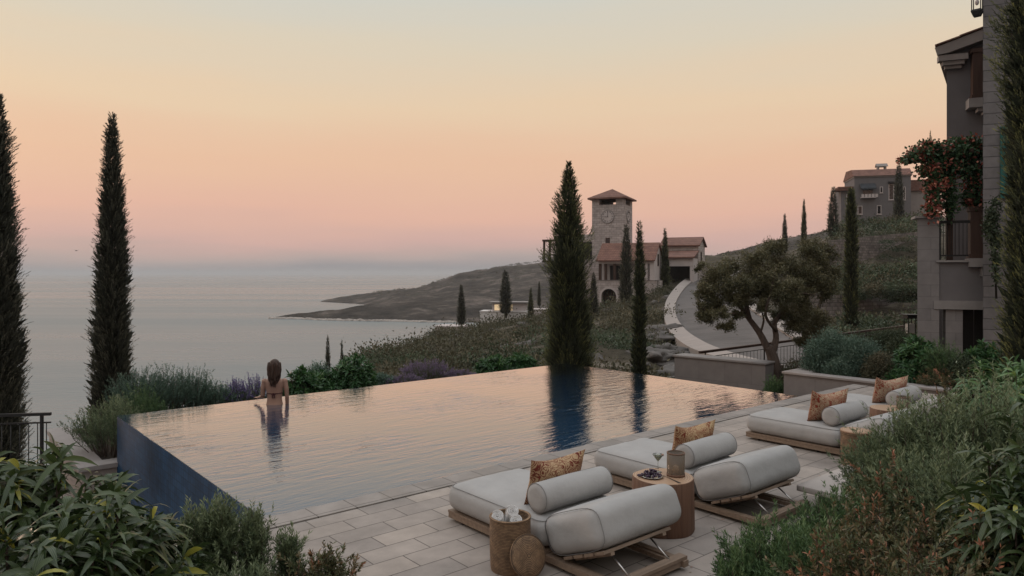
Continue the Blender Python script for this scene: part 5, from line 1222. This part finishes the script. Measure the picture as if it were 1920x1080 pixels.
cl = [(1345,520,.3,.42,.38,1.3),(1330,550,.2,.33,.28,.8),(1372,505,.5,.36,.28,.9),(1368,545,0,.32,.30,.9),(1350,590,-.2,.22,.17,.4),(1380,592,0,.16,.14,.3),(1410,525,.2,.34,.36,1.1),(1420,485,0,.36,.30,1.1),(1450,465,.2,.34,.22,.8),
 (1440,520,-.3,.38,.36,1.2),(1400,560,.6,.22,.25,.4),(1470,500,.3,.38,.36,1.2),(1500,510,.4,.40,.40,1.3),(1460,550,-.4,.34,.32,1.1),(1495,555,.2,.36,.30,1.1),(1530,530,.3,.32,.36,1.0),(1430,575,-.3,.22,.2,.5),(1475,585,.2,.25,.2,.5),(1540,500,.5,.24,.28,.6),(1520,470,.4,.30,.22,.7),(1318,580,.1,.2,.2,.5),(1330,595,0,.24,.2,.6),(1362,612,-.1,.22,.16,.45),(1322,545,.2,.26,.26,.7),(1500,590,.2,.32,.26,.8),(1478,545,-.5,.34,.3,.9),(1545,540,.4,.3,.34,.9),(1395,530,-.3,.3,.3,.8),(1515,615,.4,.26,.24,.6),(1345,572,.3,.26,.22,.8),(1382,560,-.2,.26,.22,.7),(1425,548,.4,.28,.24,.8),(1458,592,.5,.24,.2,.5),(1485,612,.2,.24,.2,.6),(1506,640,.3,.22,.2,.6),(1536,598,.3,.3,.28,.8),(1312,500,.4,.14,.12,.2)]
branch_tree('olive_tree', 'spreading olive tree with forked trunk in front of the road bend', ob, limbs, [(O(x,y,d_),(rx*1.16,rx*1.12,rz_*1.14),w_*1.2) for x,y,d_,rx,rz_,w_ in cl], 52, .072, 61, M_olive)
o2 = at(1522,660,25); o2.z = -1.5
def O2(px, py, dy=0): return at(px,py,25+dy)-o2
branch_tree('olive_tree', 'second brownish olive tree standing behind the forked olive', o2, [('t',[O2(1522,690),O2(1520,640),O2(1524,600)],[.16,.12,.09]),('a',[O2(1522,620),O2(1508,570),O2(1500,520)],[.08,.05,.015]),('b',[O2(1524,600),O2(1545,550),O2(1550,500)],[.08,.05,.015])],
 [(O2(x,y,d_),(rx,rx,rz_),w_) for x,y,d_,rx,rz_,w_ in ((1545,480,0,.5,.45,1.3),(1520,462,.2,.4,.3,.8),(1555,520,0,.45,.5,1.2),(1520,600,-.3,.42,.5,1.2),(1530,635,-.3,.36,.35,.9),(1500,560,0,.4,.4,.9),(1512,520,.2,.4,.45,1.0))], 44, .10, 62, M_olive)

# ------------------------------------------------------------------ shrubs
def shrub(name, label, cat, base, rx, ry, h, kind, seed, n=1.0, mat=None, group=None, col=False):
    """kind: rosemary, lavender, broad, strap, nandina, fine"""
    r = thing(name, label, cat, base, 0, group); rng = np.random.default_rng(seed); Lv = Leaves(); m = MB()
    if kind in ('rosemary','lavender','nandina'):
        ns = int({'rosemary':120,'lavender':170,'nandina':80}[kind]*n); nb = {'rosemary':3,'lavender':1,'nandina':4}[kind]
        for i in range(ns):
            a = rng.uniform(0,6.28); q = rng.random()**.5; x, y = rx*q*math.cos(a), ry*q*math.sin(a)
            dome = (1-(.18 if col else .5)*q**2)*rng.uniform(.78,1.15)*(1+.22*mnoise.noise(Vector((x*3,y*3,seed))))
            hh = h*dome; lean = np.array([math.cos(a)*rx,math.sin(a)*ry,0])*(.30+.25*rng.random())*(.1 if col else 1)*q+np.append(rng.normal(0,.05,2)*h,0)
            b0 = np.array([x*.55,y*.55,0.0]); tip = np.array([x,y,hh])+lean*.6
            mid = (b0+tip)/2+np.append(rng.normal(0,.03,2)*h,0)
            if i % 3 == 0: m.tube([b0,mid,tip-(tip-mid)*.15], [.007*(h+.3),.005*(h+.3),.002], 4, cap=False)
            tones = rng.normal(0,.10)
            def stem(p0, p1, p2, k, L, W, kind2, t0=.15):
                s = t0+(1-t0)*rng.random(k)**.85; pt = ((1-s)**2)[:,None]*p0+(2*s*(1-s))[:,None]*p1+(s**2)[:,None]*p2
                dd = nrm(p2-p0); az = rng.uniform(0,6.28,k); e1_ = nrm(np.cross(dd,[.3,.9,.1])); e2_ = np.cross(dd,e1_)
                side = np.cos(az)[:,None]*e1_+np.sin(az)[:,None]*e2_
                return s, pt, dd[None]*(.55+.5*s)[:,None]+side*(1.0-.35*s)[:,None]
            if kind == 'rosemary':
                for b_ in range(nb):
                    if b_ == 0: P0, P1, P2 = b0, mid, tip
                    else:
                        P0 = mid+(tip-mid)*rng.uniform(-.3,.5); P2 = P0+(tip-mid)*rng.uniform(.45,.8)+np.array([*rng.normal(0,.09,2)*h,0]); P1 = (P0+P2)/2+np.append(rng.normal(0,.02,2),0)
                    k = 56 if b_ == 0 else 34
                    s, pt, dd = stem(P0,P1,P2,k,0,0,0, .25 if b_ == 0 else .0)
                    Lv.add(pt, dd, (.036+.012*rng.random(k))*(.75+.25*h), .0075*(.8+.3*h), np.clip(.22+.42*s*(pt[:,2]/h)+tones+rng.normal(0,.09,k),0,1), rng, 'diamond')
            elif kind == 'lavender':
                k = 26; s, pt, dd = stem(b0,mid,tip-(tip-b0)*.25,k,0,0,0,.1); Lv.add(pt, dd, .05, .008, np.clip(.18+.25*s+rng.normal(0,.06,k),0,.48), rng, 'diamond')
                k = 22; s2 = rng.random(k); pt = tip-(tip-mid)*(.45*(1-s2))[:,None]+rng.normal(0,.006,(k,3)); Lv.add(pt, nrm(tip-mid)[None]+rng.normal(0,.5,(k,3)), .022, .012, np.clip(.75+rng.normal(0,.14,k),.56,1), rng, 'diamond')
            else:
                red = rng.random() < .30
                for b_ in range(nb):
                    P0 = b0+(tip-b0)*rng.uniform(.15,.75) if b_ else b0; P2 = tip if b_ == 0 else P0+(tip-b0)*rng.uniform(.18,.4)+np.array([*rng.normal(0,.14,2)*h,0]); P1 = (P0+P2)/2+np.append(rng.normal(0,.02,2),.01)
                    k = 44; s, pt, dd = stem(P0,P1,P2,k,0,0,0,.15); 
                    if i % 2 == 0: m.tube([P0,P1,P2], [.003,.0025,.0012], 3, cap=False)
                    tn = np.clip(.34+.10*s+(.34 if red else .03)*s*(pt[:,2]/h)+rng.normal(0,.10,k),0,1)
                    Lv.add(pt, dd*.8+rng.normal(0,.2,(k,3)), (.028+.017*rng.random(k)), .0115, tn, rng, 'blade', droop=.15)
    elif kind in ('broad','strap','fine'):
        nr = int({'broad':150,'strap':150,'fine':330}[kind]*n)
        for i in range(nr):
            v_ = nrm(rng.normal(size=3)); v_[2] = abs(v_[2])*.9+(.0 if kind != 'strap' else .1)
            q = (.55+.45*rng.random()**.6)*(1+.2*mnoise.noise(Vector(v_*2)+Vector((seed,0,0)))); c = np.array([rx*v_[0]*q, ry*v_[1]*q, h*(.12+.88*v_[2]*q)])
            ax = nrm(v_*np.array([1,1,.7])+np.array([0,0,.45])+rng.normal(0,.2,3)); e1_ = nrm(np.cross(ax,[.2,.5,.9])); e2_ = np.cross(ax,e1_)
            tn = rng.normal(0,.10)
            if kind == 'fine':
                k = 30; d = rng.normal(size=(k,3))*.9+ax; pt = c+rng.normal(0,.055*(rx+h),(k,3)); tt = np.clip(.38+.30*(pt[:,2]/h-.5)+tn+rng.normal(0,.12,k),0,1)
                Lv.add(pt, d, .05+.03*rng.random(k), .017, tt, rng, 'diamond')
            else:
                k = 11 if kind == 'broad' else 13; az = np.arange(k)*2.4+rng.uniform(0,6.28); el = rng.uniform(.15,1.25,k)
                d = np.cos(el)[:,None]*(np.cos(az)[:,None]*e1_+np.sin(az)[:,None]*e2_)+np.sin(el)[:,None]*ax
                sdv = np.cross(d, ax[None]+rng.normal(0,.15,(k,3)))
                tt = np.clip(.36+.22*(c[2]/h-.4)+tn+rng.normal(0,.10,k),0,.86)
                if kind == 'strap':
                    yl = rng.random(k) < .035; tt = np.where(yl, .93+.05*rng.random(k), np.clip(tt,0,.78))
                    L_ = (.12+.12*rng.random(k)); W_ = .023+.015*rng.random(k); dr = .35+.50*rng.random(k)
                else: L_ = .13+.07*rng.random(k); W_ = .030+.01*rng.random(k); dr = .12+.2*rng.random(k)
                pt = c+ax*(np.linspace(-.10,.05,k))[:,None]*(1 if kind == 'strap' else .5)
                wv_ = nrm(np.cross(d, ax[None]+rng.normal(0,.2,(k,3))))
                Lv.add(pt, d, L_, W_, tt, rng, 'strap', droop=dr, side=np.cross(wv_, d) if False else ax[None]+rng.normal(0,.25,(k,3)))
                if i % 2 == 0: m.tube([(c[0]*.25,c[1]*.25,0),(c[0]*.75,c[1]*.75,c[2]*.55),tuple(c)], [.009,.007,.005], 5, cap=False)
    Lv.build('foliage', mat or {'rosemary':M_rose,'lavender':M_lav,'broad':M_broad,'strap':M_strap,'nandina':M_nand,'fine':M_sage}[kind], r)
    if m.v: m.build('stem', M_bark, r)
    return r
def back(px, off, z=-.5):
    """beyond the far edge of the pool: where the sight line of a photo column crosses a line off metres behind it"""
    q = PU(0,-PW-off); r = (px-CX)/F; k = (r*q.y-q.x)/(U.x-r*U.y); p = q+U*k; return Vector((p.x,p.y,z))
def hgt(p, ytop): return zpx(ytop,p.y)-p.z
def bshrub(px, off, ytop, rx, kind, label, seed, name=None, n=1.0, mat=None, cat='shrub', group=None):
    p = back(px, off+1.15); h = hgt(p, ytop); shrub(name or 'shrub', label, cat, p, rx, rx*.8, h, kind, seed, n, mat, group)
GB = 'shrubs behind the pool edge'
pl_c = Vector((-7.25,13.0,-.85))
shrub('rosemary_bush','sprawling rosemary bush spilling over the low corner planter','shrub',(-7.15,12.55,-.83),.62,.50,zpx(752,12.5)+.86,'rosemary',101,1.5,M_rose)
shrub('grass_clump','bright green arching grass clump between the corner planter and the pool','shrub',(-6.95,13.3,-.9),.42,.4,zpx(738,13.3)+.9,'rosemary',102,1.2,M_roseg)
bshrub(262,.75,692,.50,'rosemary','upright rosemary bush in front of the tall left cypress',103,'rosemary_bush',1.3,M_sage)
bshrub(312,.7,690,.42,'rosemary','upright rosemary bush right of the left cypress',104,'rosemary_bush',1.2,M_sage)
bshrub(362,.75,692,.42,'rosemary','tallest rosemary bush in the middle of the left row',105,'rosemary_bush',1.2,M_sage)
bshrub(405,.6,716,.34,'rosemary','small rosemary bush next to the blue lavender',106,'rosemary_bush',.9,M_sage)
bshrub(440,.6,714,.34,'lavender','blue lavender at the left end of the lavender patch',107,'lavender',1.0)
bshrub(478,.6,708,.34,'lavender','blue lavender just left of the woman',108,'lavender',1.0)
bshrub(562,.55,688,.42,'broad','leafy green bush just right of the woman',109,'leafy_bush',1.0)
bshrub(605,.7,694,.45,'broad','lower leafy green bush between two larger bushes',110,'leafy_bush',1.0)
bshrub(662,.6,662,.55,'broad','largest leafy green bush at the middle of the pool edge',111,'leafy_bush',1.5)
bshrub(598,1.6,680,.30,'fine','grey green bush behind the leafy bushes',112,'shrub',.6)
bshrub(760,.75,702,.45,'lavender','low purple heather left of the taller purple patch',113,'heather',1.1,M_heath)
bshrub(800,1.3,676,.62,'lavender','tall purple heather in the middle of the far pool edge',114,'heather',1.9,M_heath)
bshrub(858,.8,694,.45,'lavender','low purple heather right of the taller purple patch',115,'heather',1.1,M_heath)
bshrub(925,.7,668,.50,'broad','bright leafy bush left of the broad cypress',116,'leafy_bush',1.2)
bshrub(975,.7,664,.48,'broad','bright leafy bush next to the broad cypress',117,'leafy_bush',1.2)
bshrub(712,1.2,700,.4,'fine','small dull green bush between leafy bush and heather',118,'shrub',.6)
# thicket at the foot of the olive, between the two low walls
for px, Y, yt, rx, sd_, lab in ((1452,16.9,706,.24,121,'green tuft at the foot of the olive trunk'),(1500,18.2,665,.5,122,'dry brown bush behind the olive trunk')):
    p = at(px,720,Y); p.z = -1.0; shrub('shrub',lab,'shrub',p,rx,rx,hgt(p,yt),'fine' if sd_ == 122 else 'rosemary',sd_,1.0,M_scrub if sd_ == 122 else M_roseg)
# planter shrubs
def pshrub(px, off, ytop, rx, kind, label, seed, name, n=1.0, mat=None):
    q = W2+Vector((d2.y*-1,d2.x,0))*off; r = (px-CX)/F; k = (r*q.y-q.x)/(d2.x-r*d2.y); p = q+d2*k; p.z = -.03
    shrub(name, label, 'shrub', p, rx, rx*.85, hgt(p,ytop), kind, seed, n, mat)
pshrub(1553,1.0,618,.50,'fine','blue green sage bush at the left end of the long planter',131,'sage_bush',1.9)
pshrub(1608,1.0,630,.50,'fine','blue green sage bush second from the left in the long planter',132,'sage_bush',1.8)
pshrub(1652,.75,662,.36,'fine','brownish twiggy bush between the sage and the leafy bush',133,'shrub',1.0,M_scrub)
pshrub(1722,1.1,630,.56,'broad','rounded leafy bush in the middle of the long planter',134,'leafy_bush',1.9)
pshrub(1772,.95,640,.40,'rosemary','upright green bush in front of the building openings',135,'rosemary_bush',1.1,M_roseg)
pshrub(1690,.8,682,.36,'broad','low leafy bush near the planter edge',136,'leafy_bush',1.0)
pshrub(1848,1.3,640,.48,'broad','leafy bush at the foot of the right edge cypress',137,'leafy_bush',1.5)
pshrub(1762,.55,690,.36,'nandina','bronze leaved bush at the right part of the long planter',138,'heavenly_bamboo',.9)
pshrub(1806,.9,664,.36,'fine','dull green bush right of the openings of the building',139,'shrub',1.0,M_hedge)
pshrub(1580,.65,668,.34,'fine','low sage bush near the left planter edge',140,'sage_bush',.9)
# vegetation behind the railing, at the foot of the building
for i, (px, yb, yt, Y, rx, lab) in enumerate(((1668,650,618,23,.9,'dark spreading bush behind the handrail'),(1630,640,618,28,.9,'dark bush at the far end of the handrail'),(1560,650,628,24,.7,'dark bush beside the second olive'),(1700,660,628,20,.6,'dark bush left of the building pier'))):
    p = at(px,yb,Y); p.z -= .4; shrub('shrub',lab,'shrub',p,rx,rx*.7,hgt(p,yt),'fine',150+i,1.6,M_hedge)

# ------------------------------------------------------------------ foreground planting
def fshrub(px, ytop, Y, rx, kind, label, seed, name, n=1.0, mat=None, z0=.08, ry=None, col=False):
    p = Vector(((px-CX)/F*Y, Y, z0)); shrub(name, label, 'shrub', p, rx, ry or rx, hgt(p,ytop), kind, seed, n, mat, None, col)
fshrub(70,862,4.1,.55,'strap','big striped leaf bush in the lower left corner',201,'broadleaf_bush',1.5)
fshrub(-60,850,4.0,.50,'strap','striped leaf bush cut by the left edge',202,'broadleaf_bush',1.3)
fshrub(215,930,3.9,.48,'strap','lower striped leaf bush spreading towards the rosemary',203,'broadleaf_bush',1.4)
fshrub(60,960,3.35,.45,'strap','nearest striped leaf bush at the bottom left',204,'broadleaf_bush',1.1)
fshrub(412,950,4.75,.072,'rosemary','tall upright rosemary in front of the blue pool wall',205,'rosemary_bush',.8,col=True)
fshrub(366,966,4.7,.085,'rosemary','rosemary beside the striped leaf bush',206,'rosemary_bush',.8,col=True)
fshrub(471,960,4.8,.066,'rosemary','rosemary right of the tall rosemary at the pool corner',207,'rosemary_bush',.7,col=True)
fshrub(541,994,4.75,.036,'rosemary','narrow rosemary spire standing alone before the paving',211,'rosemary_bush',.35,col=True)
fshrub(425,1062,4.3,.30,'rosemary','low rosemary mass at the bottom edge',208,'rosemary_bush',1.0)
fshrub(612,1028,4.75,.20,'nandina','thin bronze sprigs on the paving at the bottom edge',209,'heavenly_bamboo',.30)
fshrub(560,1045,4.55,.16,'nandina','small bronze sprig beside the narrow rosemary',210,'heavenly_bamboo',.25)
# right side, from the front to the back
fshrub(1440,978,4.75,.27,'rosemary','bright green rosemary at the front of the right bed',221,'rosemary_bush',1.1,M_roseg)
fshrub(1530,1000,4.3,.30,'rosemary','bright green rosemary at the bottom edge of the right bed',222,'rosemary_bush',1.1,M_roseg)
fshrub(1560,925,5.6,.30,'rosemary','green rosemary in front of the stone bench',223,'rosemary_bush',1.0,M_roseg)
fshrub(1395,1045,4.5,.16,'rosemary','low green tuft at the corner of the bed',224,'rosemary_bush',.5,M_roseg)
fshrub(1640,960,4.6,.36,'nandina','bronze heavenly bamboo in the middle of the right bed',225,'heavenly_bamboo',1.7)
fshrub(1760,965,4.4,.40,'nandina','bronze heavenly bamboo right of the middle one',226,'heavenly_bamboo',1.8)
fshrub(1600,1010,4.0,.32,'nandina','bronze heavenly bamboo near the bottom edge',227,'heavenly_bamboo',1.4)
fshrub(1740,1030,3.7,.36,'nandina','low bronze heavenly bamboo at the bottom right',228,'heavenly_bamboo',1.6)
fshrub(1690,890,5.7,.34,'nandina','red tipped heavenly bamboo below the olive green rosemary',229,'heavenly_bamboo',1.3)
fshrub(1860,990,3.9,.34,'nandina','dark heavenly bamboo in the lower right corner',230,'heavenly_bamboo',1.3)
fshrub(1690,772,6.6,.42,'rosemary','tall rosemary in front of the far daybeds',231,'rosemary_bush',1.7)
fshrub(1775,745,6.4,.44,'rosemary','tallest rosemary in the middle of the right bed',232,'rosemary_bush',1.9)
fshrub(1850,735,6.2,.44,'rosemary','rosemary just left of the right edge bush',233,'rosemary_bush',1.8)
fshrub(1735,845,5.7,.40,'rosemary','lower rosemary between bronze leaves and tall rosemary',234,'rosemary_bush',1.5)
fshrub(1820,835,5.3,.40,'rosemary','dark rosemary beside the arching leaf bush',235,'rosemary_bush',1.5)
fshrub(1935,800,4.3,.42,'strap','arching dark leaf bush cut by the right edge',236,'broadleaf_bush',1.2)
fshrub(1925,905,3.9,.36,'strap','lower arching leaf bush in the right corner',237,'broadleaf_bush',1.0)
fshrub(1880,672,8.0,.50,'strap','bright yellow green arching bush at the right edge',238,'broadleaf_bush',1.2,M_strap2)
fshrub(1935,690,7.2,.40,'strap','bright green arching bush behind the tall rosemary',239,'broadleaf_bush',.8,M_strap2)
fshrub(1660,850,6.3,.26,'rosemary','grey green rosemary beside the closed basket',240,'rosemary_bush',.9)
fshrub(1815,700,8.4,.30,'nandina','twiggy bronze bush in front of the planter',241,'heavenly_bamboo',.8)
# sparse grass at the bed edge
rng = np.random.default_rng(77); Lv = Leaves(); pts = []
for k in range(900):
    u_ = rng.uniform(2.55,4.3); v_ = 3.72+abs(rng.normal(0,.16)); q = PU(u_,v_,.02+.05*min(1,(v_-3.7)*3)); pts.append((q.x,q.y,q.z))
Lv.add(pts, np.array([0,0,1.0])+rng.normal(0,.45,(900,3)), .05+.05*rng.random(900), .006, rng.random(900), rng, 'blade', droop=.2)
tag(Lv.build('grass', M_grass), kind='stuff')

Lf = Leaves(); pts = []
for k in range(170):
    u_ = rng.uniform(1.2,9); v_ = 3.65-abs(rng.normal(0,.55)); q = PU(u_,v_,.006); pts.append((q.x,q.y,q.z))
Lf.add(pts, np.concatenate([rng.normal(size=(170,2)),np.zeros((170,1))],1), .022+.014*rng.random(170), .012, .5+.5*rng.random(170), rng, 'diamond', side=np.tile([[0,0,1.0]],(170,1))+rng.normal(0,.12,(170,3)))
tag(Lf.build('fallen_leaves', M_nand), kind='stuff')

# ------------------------------------------------------------------ bougainvillea and ivy
def vine(name, label, cat, blobs, Y, n, seed, flower=.5, dy=.35, leaf=.085):
    o = at(blobs[0][0], blobs[0][1], Y); r = thing(name, label, cat, o); rng = np.random.default_rng(seed); Lv = Leaves()
    tot = sum(b_[2]*b_[3] for b_ in blobs); st = MB()
    for (px, py, rx, ry, fl) in blobs:
        k = int(n*rx*ry/tot); q = rng.normal(size=(k,3)); q = nrm(q)*(rng.random((k,1))**.5)
        c = at(px,py,Y); R3 = np.array([rx/F*Y, dy, ry/F*Y])
        pt = np.array(c-o)+q*R3*(1+.25*rng.normal(size=(k,1)))
        cl_ = np.array([mnoise.noise(Vector(p_)*4.5+Vector((seed,0,0))) for p_ in pt])
        fw = (cl_*.7+rng.normal(0,.22,k)) > (.40-fl*.85)
        tt = np.where(fw, .64+.36*rng.random(k), np.clip(.30+.12*rng.normal(size=k),0,.56))
        Lv.add(pt, rng.normal(size=(k,3))+np.array([0,-.4,-.2]), leaf*(.6+.7*rng.random(k)), leaf*.62, tt, rng, 'diamond')
    Lv.build('foliage', M_vine if flower else M_hedge, r)
    return r, st, o
bl = [(1725,288,26,16,.22),(1755,285,28,20,.12),(1790,285,30,20,.02),(1825,282,24,20,.0),(1700,298,12,8,.1),(1745,318,24,18,.30),(1780,315,22,18,.05),(1752,350,15,22,.45),(1748,385,11,25,.55),(1775,350,13,26,.02),(1780,385,10,24,-.1),(1815,318,26,18,.1),(1826,350,16,24,.12),(1830,380,12,14,.30),(1812,372,7,14,.1),(1735,268,8,6,.5),(1812,262,16,6,.5),(1790,264,10,5,.4)]
r, st, o = vine('bougainvillea','red and pink bougainvillea draped over the balcony pergola','climber', bl, 17.6, 11000, 301, leaf=.10)
m = MB(); m.tube([at(1783,410,17.75)-o,at(1780,370,17.8)-o,at(1786,330,17.75)-o,at(1770,295,17.7)-o], [.05,.045,.04,.02], 7); m.build('stem', M_barkd, r)
bl = [(1868,380,10,12,0),(1860,410,16,26,0),(1866,450,14,26,0),(1866,490,9,24,0),(1850,430,6,20,0),(1868,520,5,14,0)]
r, st, o = vine('ivy','green ivy climbing the corner of the stone building beside the balcony','climber', bl, 16.6, 1700, 302, flower=0, dy=.12, leaf=.075)
m = MB(); m.tube([at(1868,560,16.75)-o,at(1866,480,16.75)-o,at(1864,390,16.75)-o], [.025,.02,.01], 5); m.build('stem', M_barkd, r)

# ------------------------------------------------------------------ scrub on the slopes (one mass each)
def scrub(name, spots, seed, mat, nl=90, leaf=.22):
    rng = np.random.default_rng(seed); Lv = Leaves(); P = []; D = []; Ls = []; T = []
    for (X, Y, z, r_) in spots:
        k = int(nl*(.6+.8*rng.random())); v_ = nrm(rng.normal(size=(k,3))); v_[:,2] = np.abs(v_[:,2])
        q = v_*(.5+.5*rng.random((k,1))**.6)*np.array([r_,r_,r_*rng.uniform(.5,.85)])*(1+.25*rng.normal(size=(k,1)))
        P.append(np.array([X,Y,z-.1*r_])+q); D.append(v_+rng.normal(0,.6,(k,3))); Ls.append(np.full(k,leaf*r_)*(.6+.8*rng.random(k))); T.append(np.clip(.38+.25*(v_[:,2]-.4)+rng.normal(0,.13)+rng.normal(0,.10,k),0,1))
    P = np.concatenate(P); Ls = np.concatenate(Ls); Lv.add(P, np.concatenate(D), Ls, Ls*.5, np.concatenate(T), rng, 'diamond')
    return tag(Lv.build(name, mat), kind='stuff')
rs = random.Random(9); sp = []; sp2 = []; sp3 = []
while len(sp) < 760:
    x = rs.uniform(640,1250); Y = 24*(150/24)**rs.random()
    if x > 1190 and Y < 60 and rs.random() < .6: continue
    if x < 690 and Y > 45: continue
    if 800 < x < 1045 and 100 < Y: continue
    if 1100 < x < 1250 and 93 < Y: continue
    z = terr(x,Y)
    if z < -20 or mnoise.noise(Vector(((x-CX)/F*Y*.11, Y*.07, 8))) < -.38: continue
    sp.append(((x-CX)/F*Y, Y, z, (rs.uniform(.3,.7) if rs.random() < .6 else rs.uniform(.8,1.5))*(.7+Y/90)))
spg = [q for k, q in enumerate(sp) if mnoise.noise(Vector((q[0]*.09,q[1]*.09,4))) > .27]; spb = [q for q in sp if q not in spg]
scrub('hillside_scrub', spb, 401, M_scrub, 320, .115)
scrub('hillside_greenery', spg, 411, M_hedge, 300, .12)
rk = MB()
for k in range(110):
    x = rs.uniform(760,1260); Y = 30*(120/30)**rs.random(); r_ = rs.uniform(.15,.5)*(.6+Y/80)
    if 800 < x < 1045 and Y > 95: continue
    rk.ell(((x-CX)/F*Y,Y,terr(x,Y)), (r_*1.5,r_,r_*.7), 12, 8, fn=lambda q: .8+.5*mnoise.noise(q*1.6+Vector((k*2,0,0))))
tag(rk.build('hillside_rocks', M_rock), kind='stuff')
while len(sp2) < 260:
    x = rs.uniform(1560,1760); Y = rs.choice((rs.uniform(62,80),rs.uniform(62,74),rs.uniform(95,136),rs.uniform(30,50)))
    sp2.append(((x-CX)/F*Y, Y, terr(x,Y), rs.uniform(.6,1.5)*(.6+Y/110)))
for k in range(60):                                 # growth hanging over the lower wall
    x = rs.uniform(1585,1745); Y = 58.2; sp2.append(((x-CX)/F*Y, Y, zpx(rs.uniform(545,566),Y), rs.uniform(.5,.95)))
for (x, yy, Y, r_) in ((1665,468,88,1.0),(1662,455,88.5,.9),(1690,470,88.5,1.1),(1692,452,88.5,1.0),(1712,470,89,1.2),(1712,450,89,1.2),(1660,485,87,.9),(1690,488,87,1.0)): sp2.append(((x-CX)/F*Y,Y,zpx(yy,Y),r_))
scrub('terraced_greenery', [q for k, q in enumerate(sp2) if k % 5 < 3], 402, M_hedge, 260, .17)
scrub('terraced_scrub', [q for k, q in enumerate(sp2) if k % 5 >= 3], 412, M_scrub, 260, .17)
while len(sp3) < 260:
    x = rs.uniform(1225,1320) if rs.random() < .5 else rs.uniform(1480,1600); Y = 34*(112/34)**rs.random()
    p = (x-CX)/F*Y; xo = np.interp(Y, [q[2] for q in LO][::-1], [q[0] for q in LO][::-1]); xi = np.interp(Y, [q[2] for q in RO][::-1], [q[0] for q in RO][::-1])
    rr_ = rs.uniform(.25,.6)*(.6+Y/90)
    if xo-rr_*F/Y < x < xi+rr_*F/Y: continue
    sp3.append((p, Y, terr(x,Y), rr_))
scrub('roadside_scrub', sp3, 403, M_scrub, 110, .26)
sp4 = []
while len(sp4) < 420:
    x = rs.uniform(700,1330); i_ = rs.random(); 
    Yr = np.interp(x, hk, HP[:,4,0]); zr_ = np.interp(x, hk, HP[:,4,1])
    if i_ < .5: Y, z = Yr, zr_
    else:
        t = rs.random(); Y3 = np.interp(x, hk, HP[:,3,0]); z3 = np.interp(x, hk, HP[:,3,1]); Y = Y3+(Yr-Y3)*t; z = z3+(zr_-z3)*t
    if z < SEA+2: continue
    sp4.append(((x-CX)/F*Y, Y, z-.3, rs.uniform(1.2,3.2)))
scrub('headland_scrub', sp4, 404, M_scrub, 26, .5)
sp5 = []
for k in range(170):
    x = rs.uniform(1330,1560); Y = rs.uniform(300,330); t = (Y-215)/115; yt = np.interp(x, xr, yr); z = -8+(zpx(yt,330)+8)*t**.8
    sp5.append(((x-CX)/F*Y, Y, z-.2, rs.uniform(.5,1.3)))
scrub('far_hill_scrub', sp5, 405, M_scrub, 24, .5)
# a bird far off over the sea
bi = MB(); bi.ell((0,0,0),(.12,.4,.11),8,6); bi.add([(-.1,.1,0),(-.75,-.05,.30),(-.1,-.15,0),(.1,.1,0),(.75,-.05,.30),(.1,-.15,0),(-.1,0,.06),(.1,0,.06)], [(0,6,1),(6,2,1),(0,1,2),(3,4,7),(7,4,5),(3,5,4)])
o = bi.build('bird', M_metal); o.location = at(143,470,190); o.rotation_euler = (0,0,1.2); tag(o, 'tiny dark bird flying over the sea', 'bird')
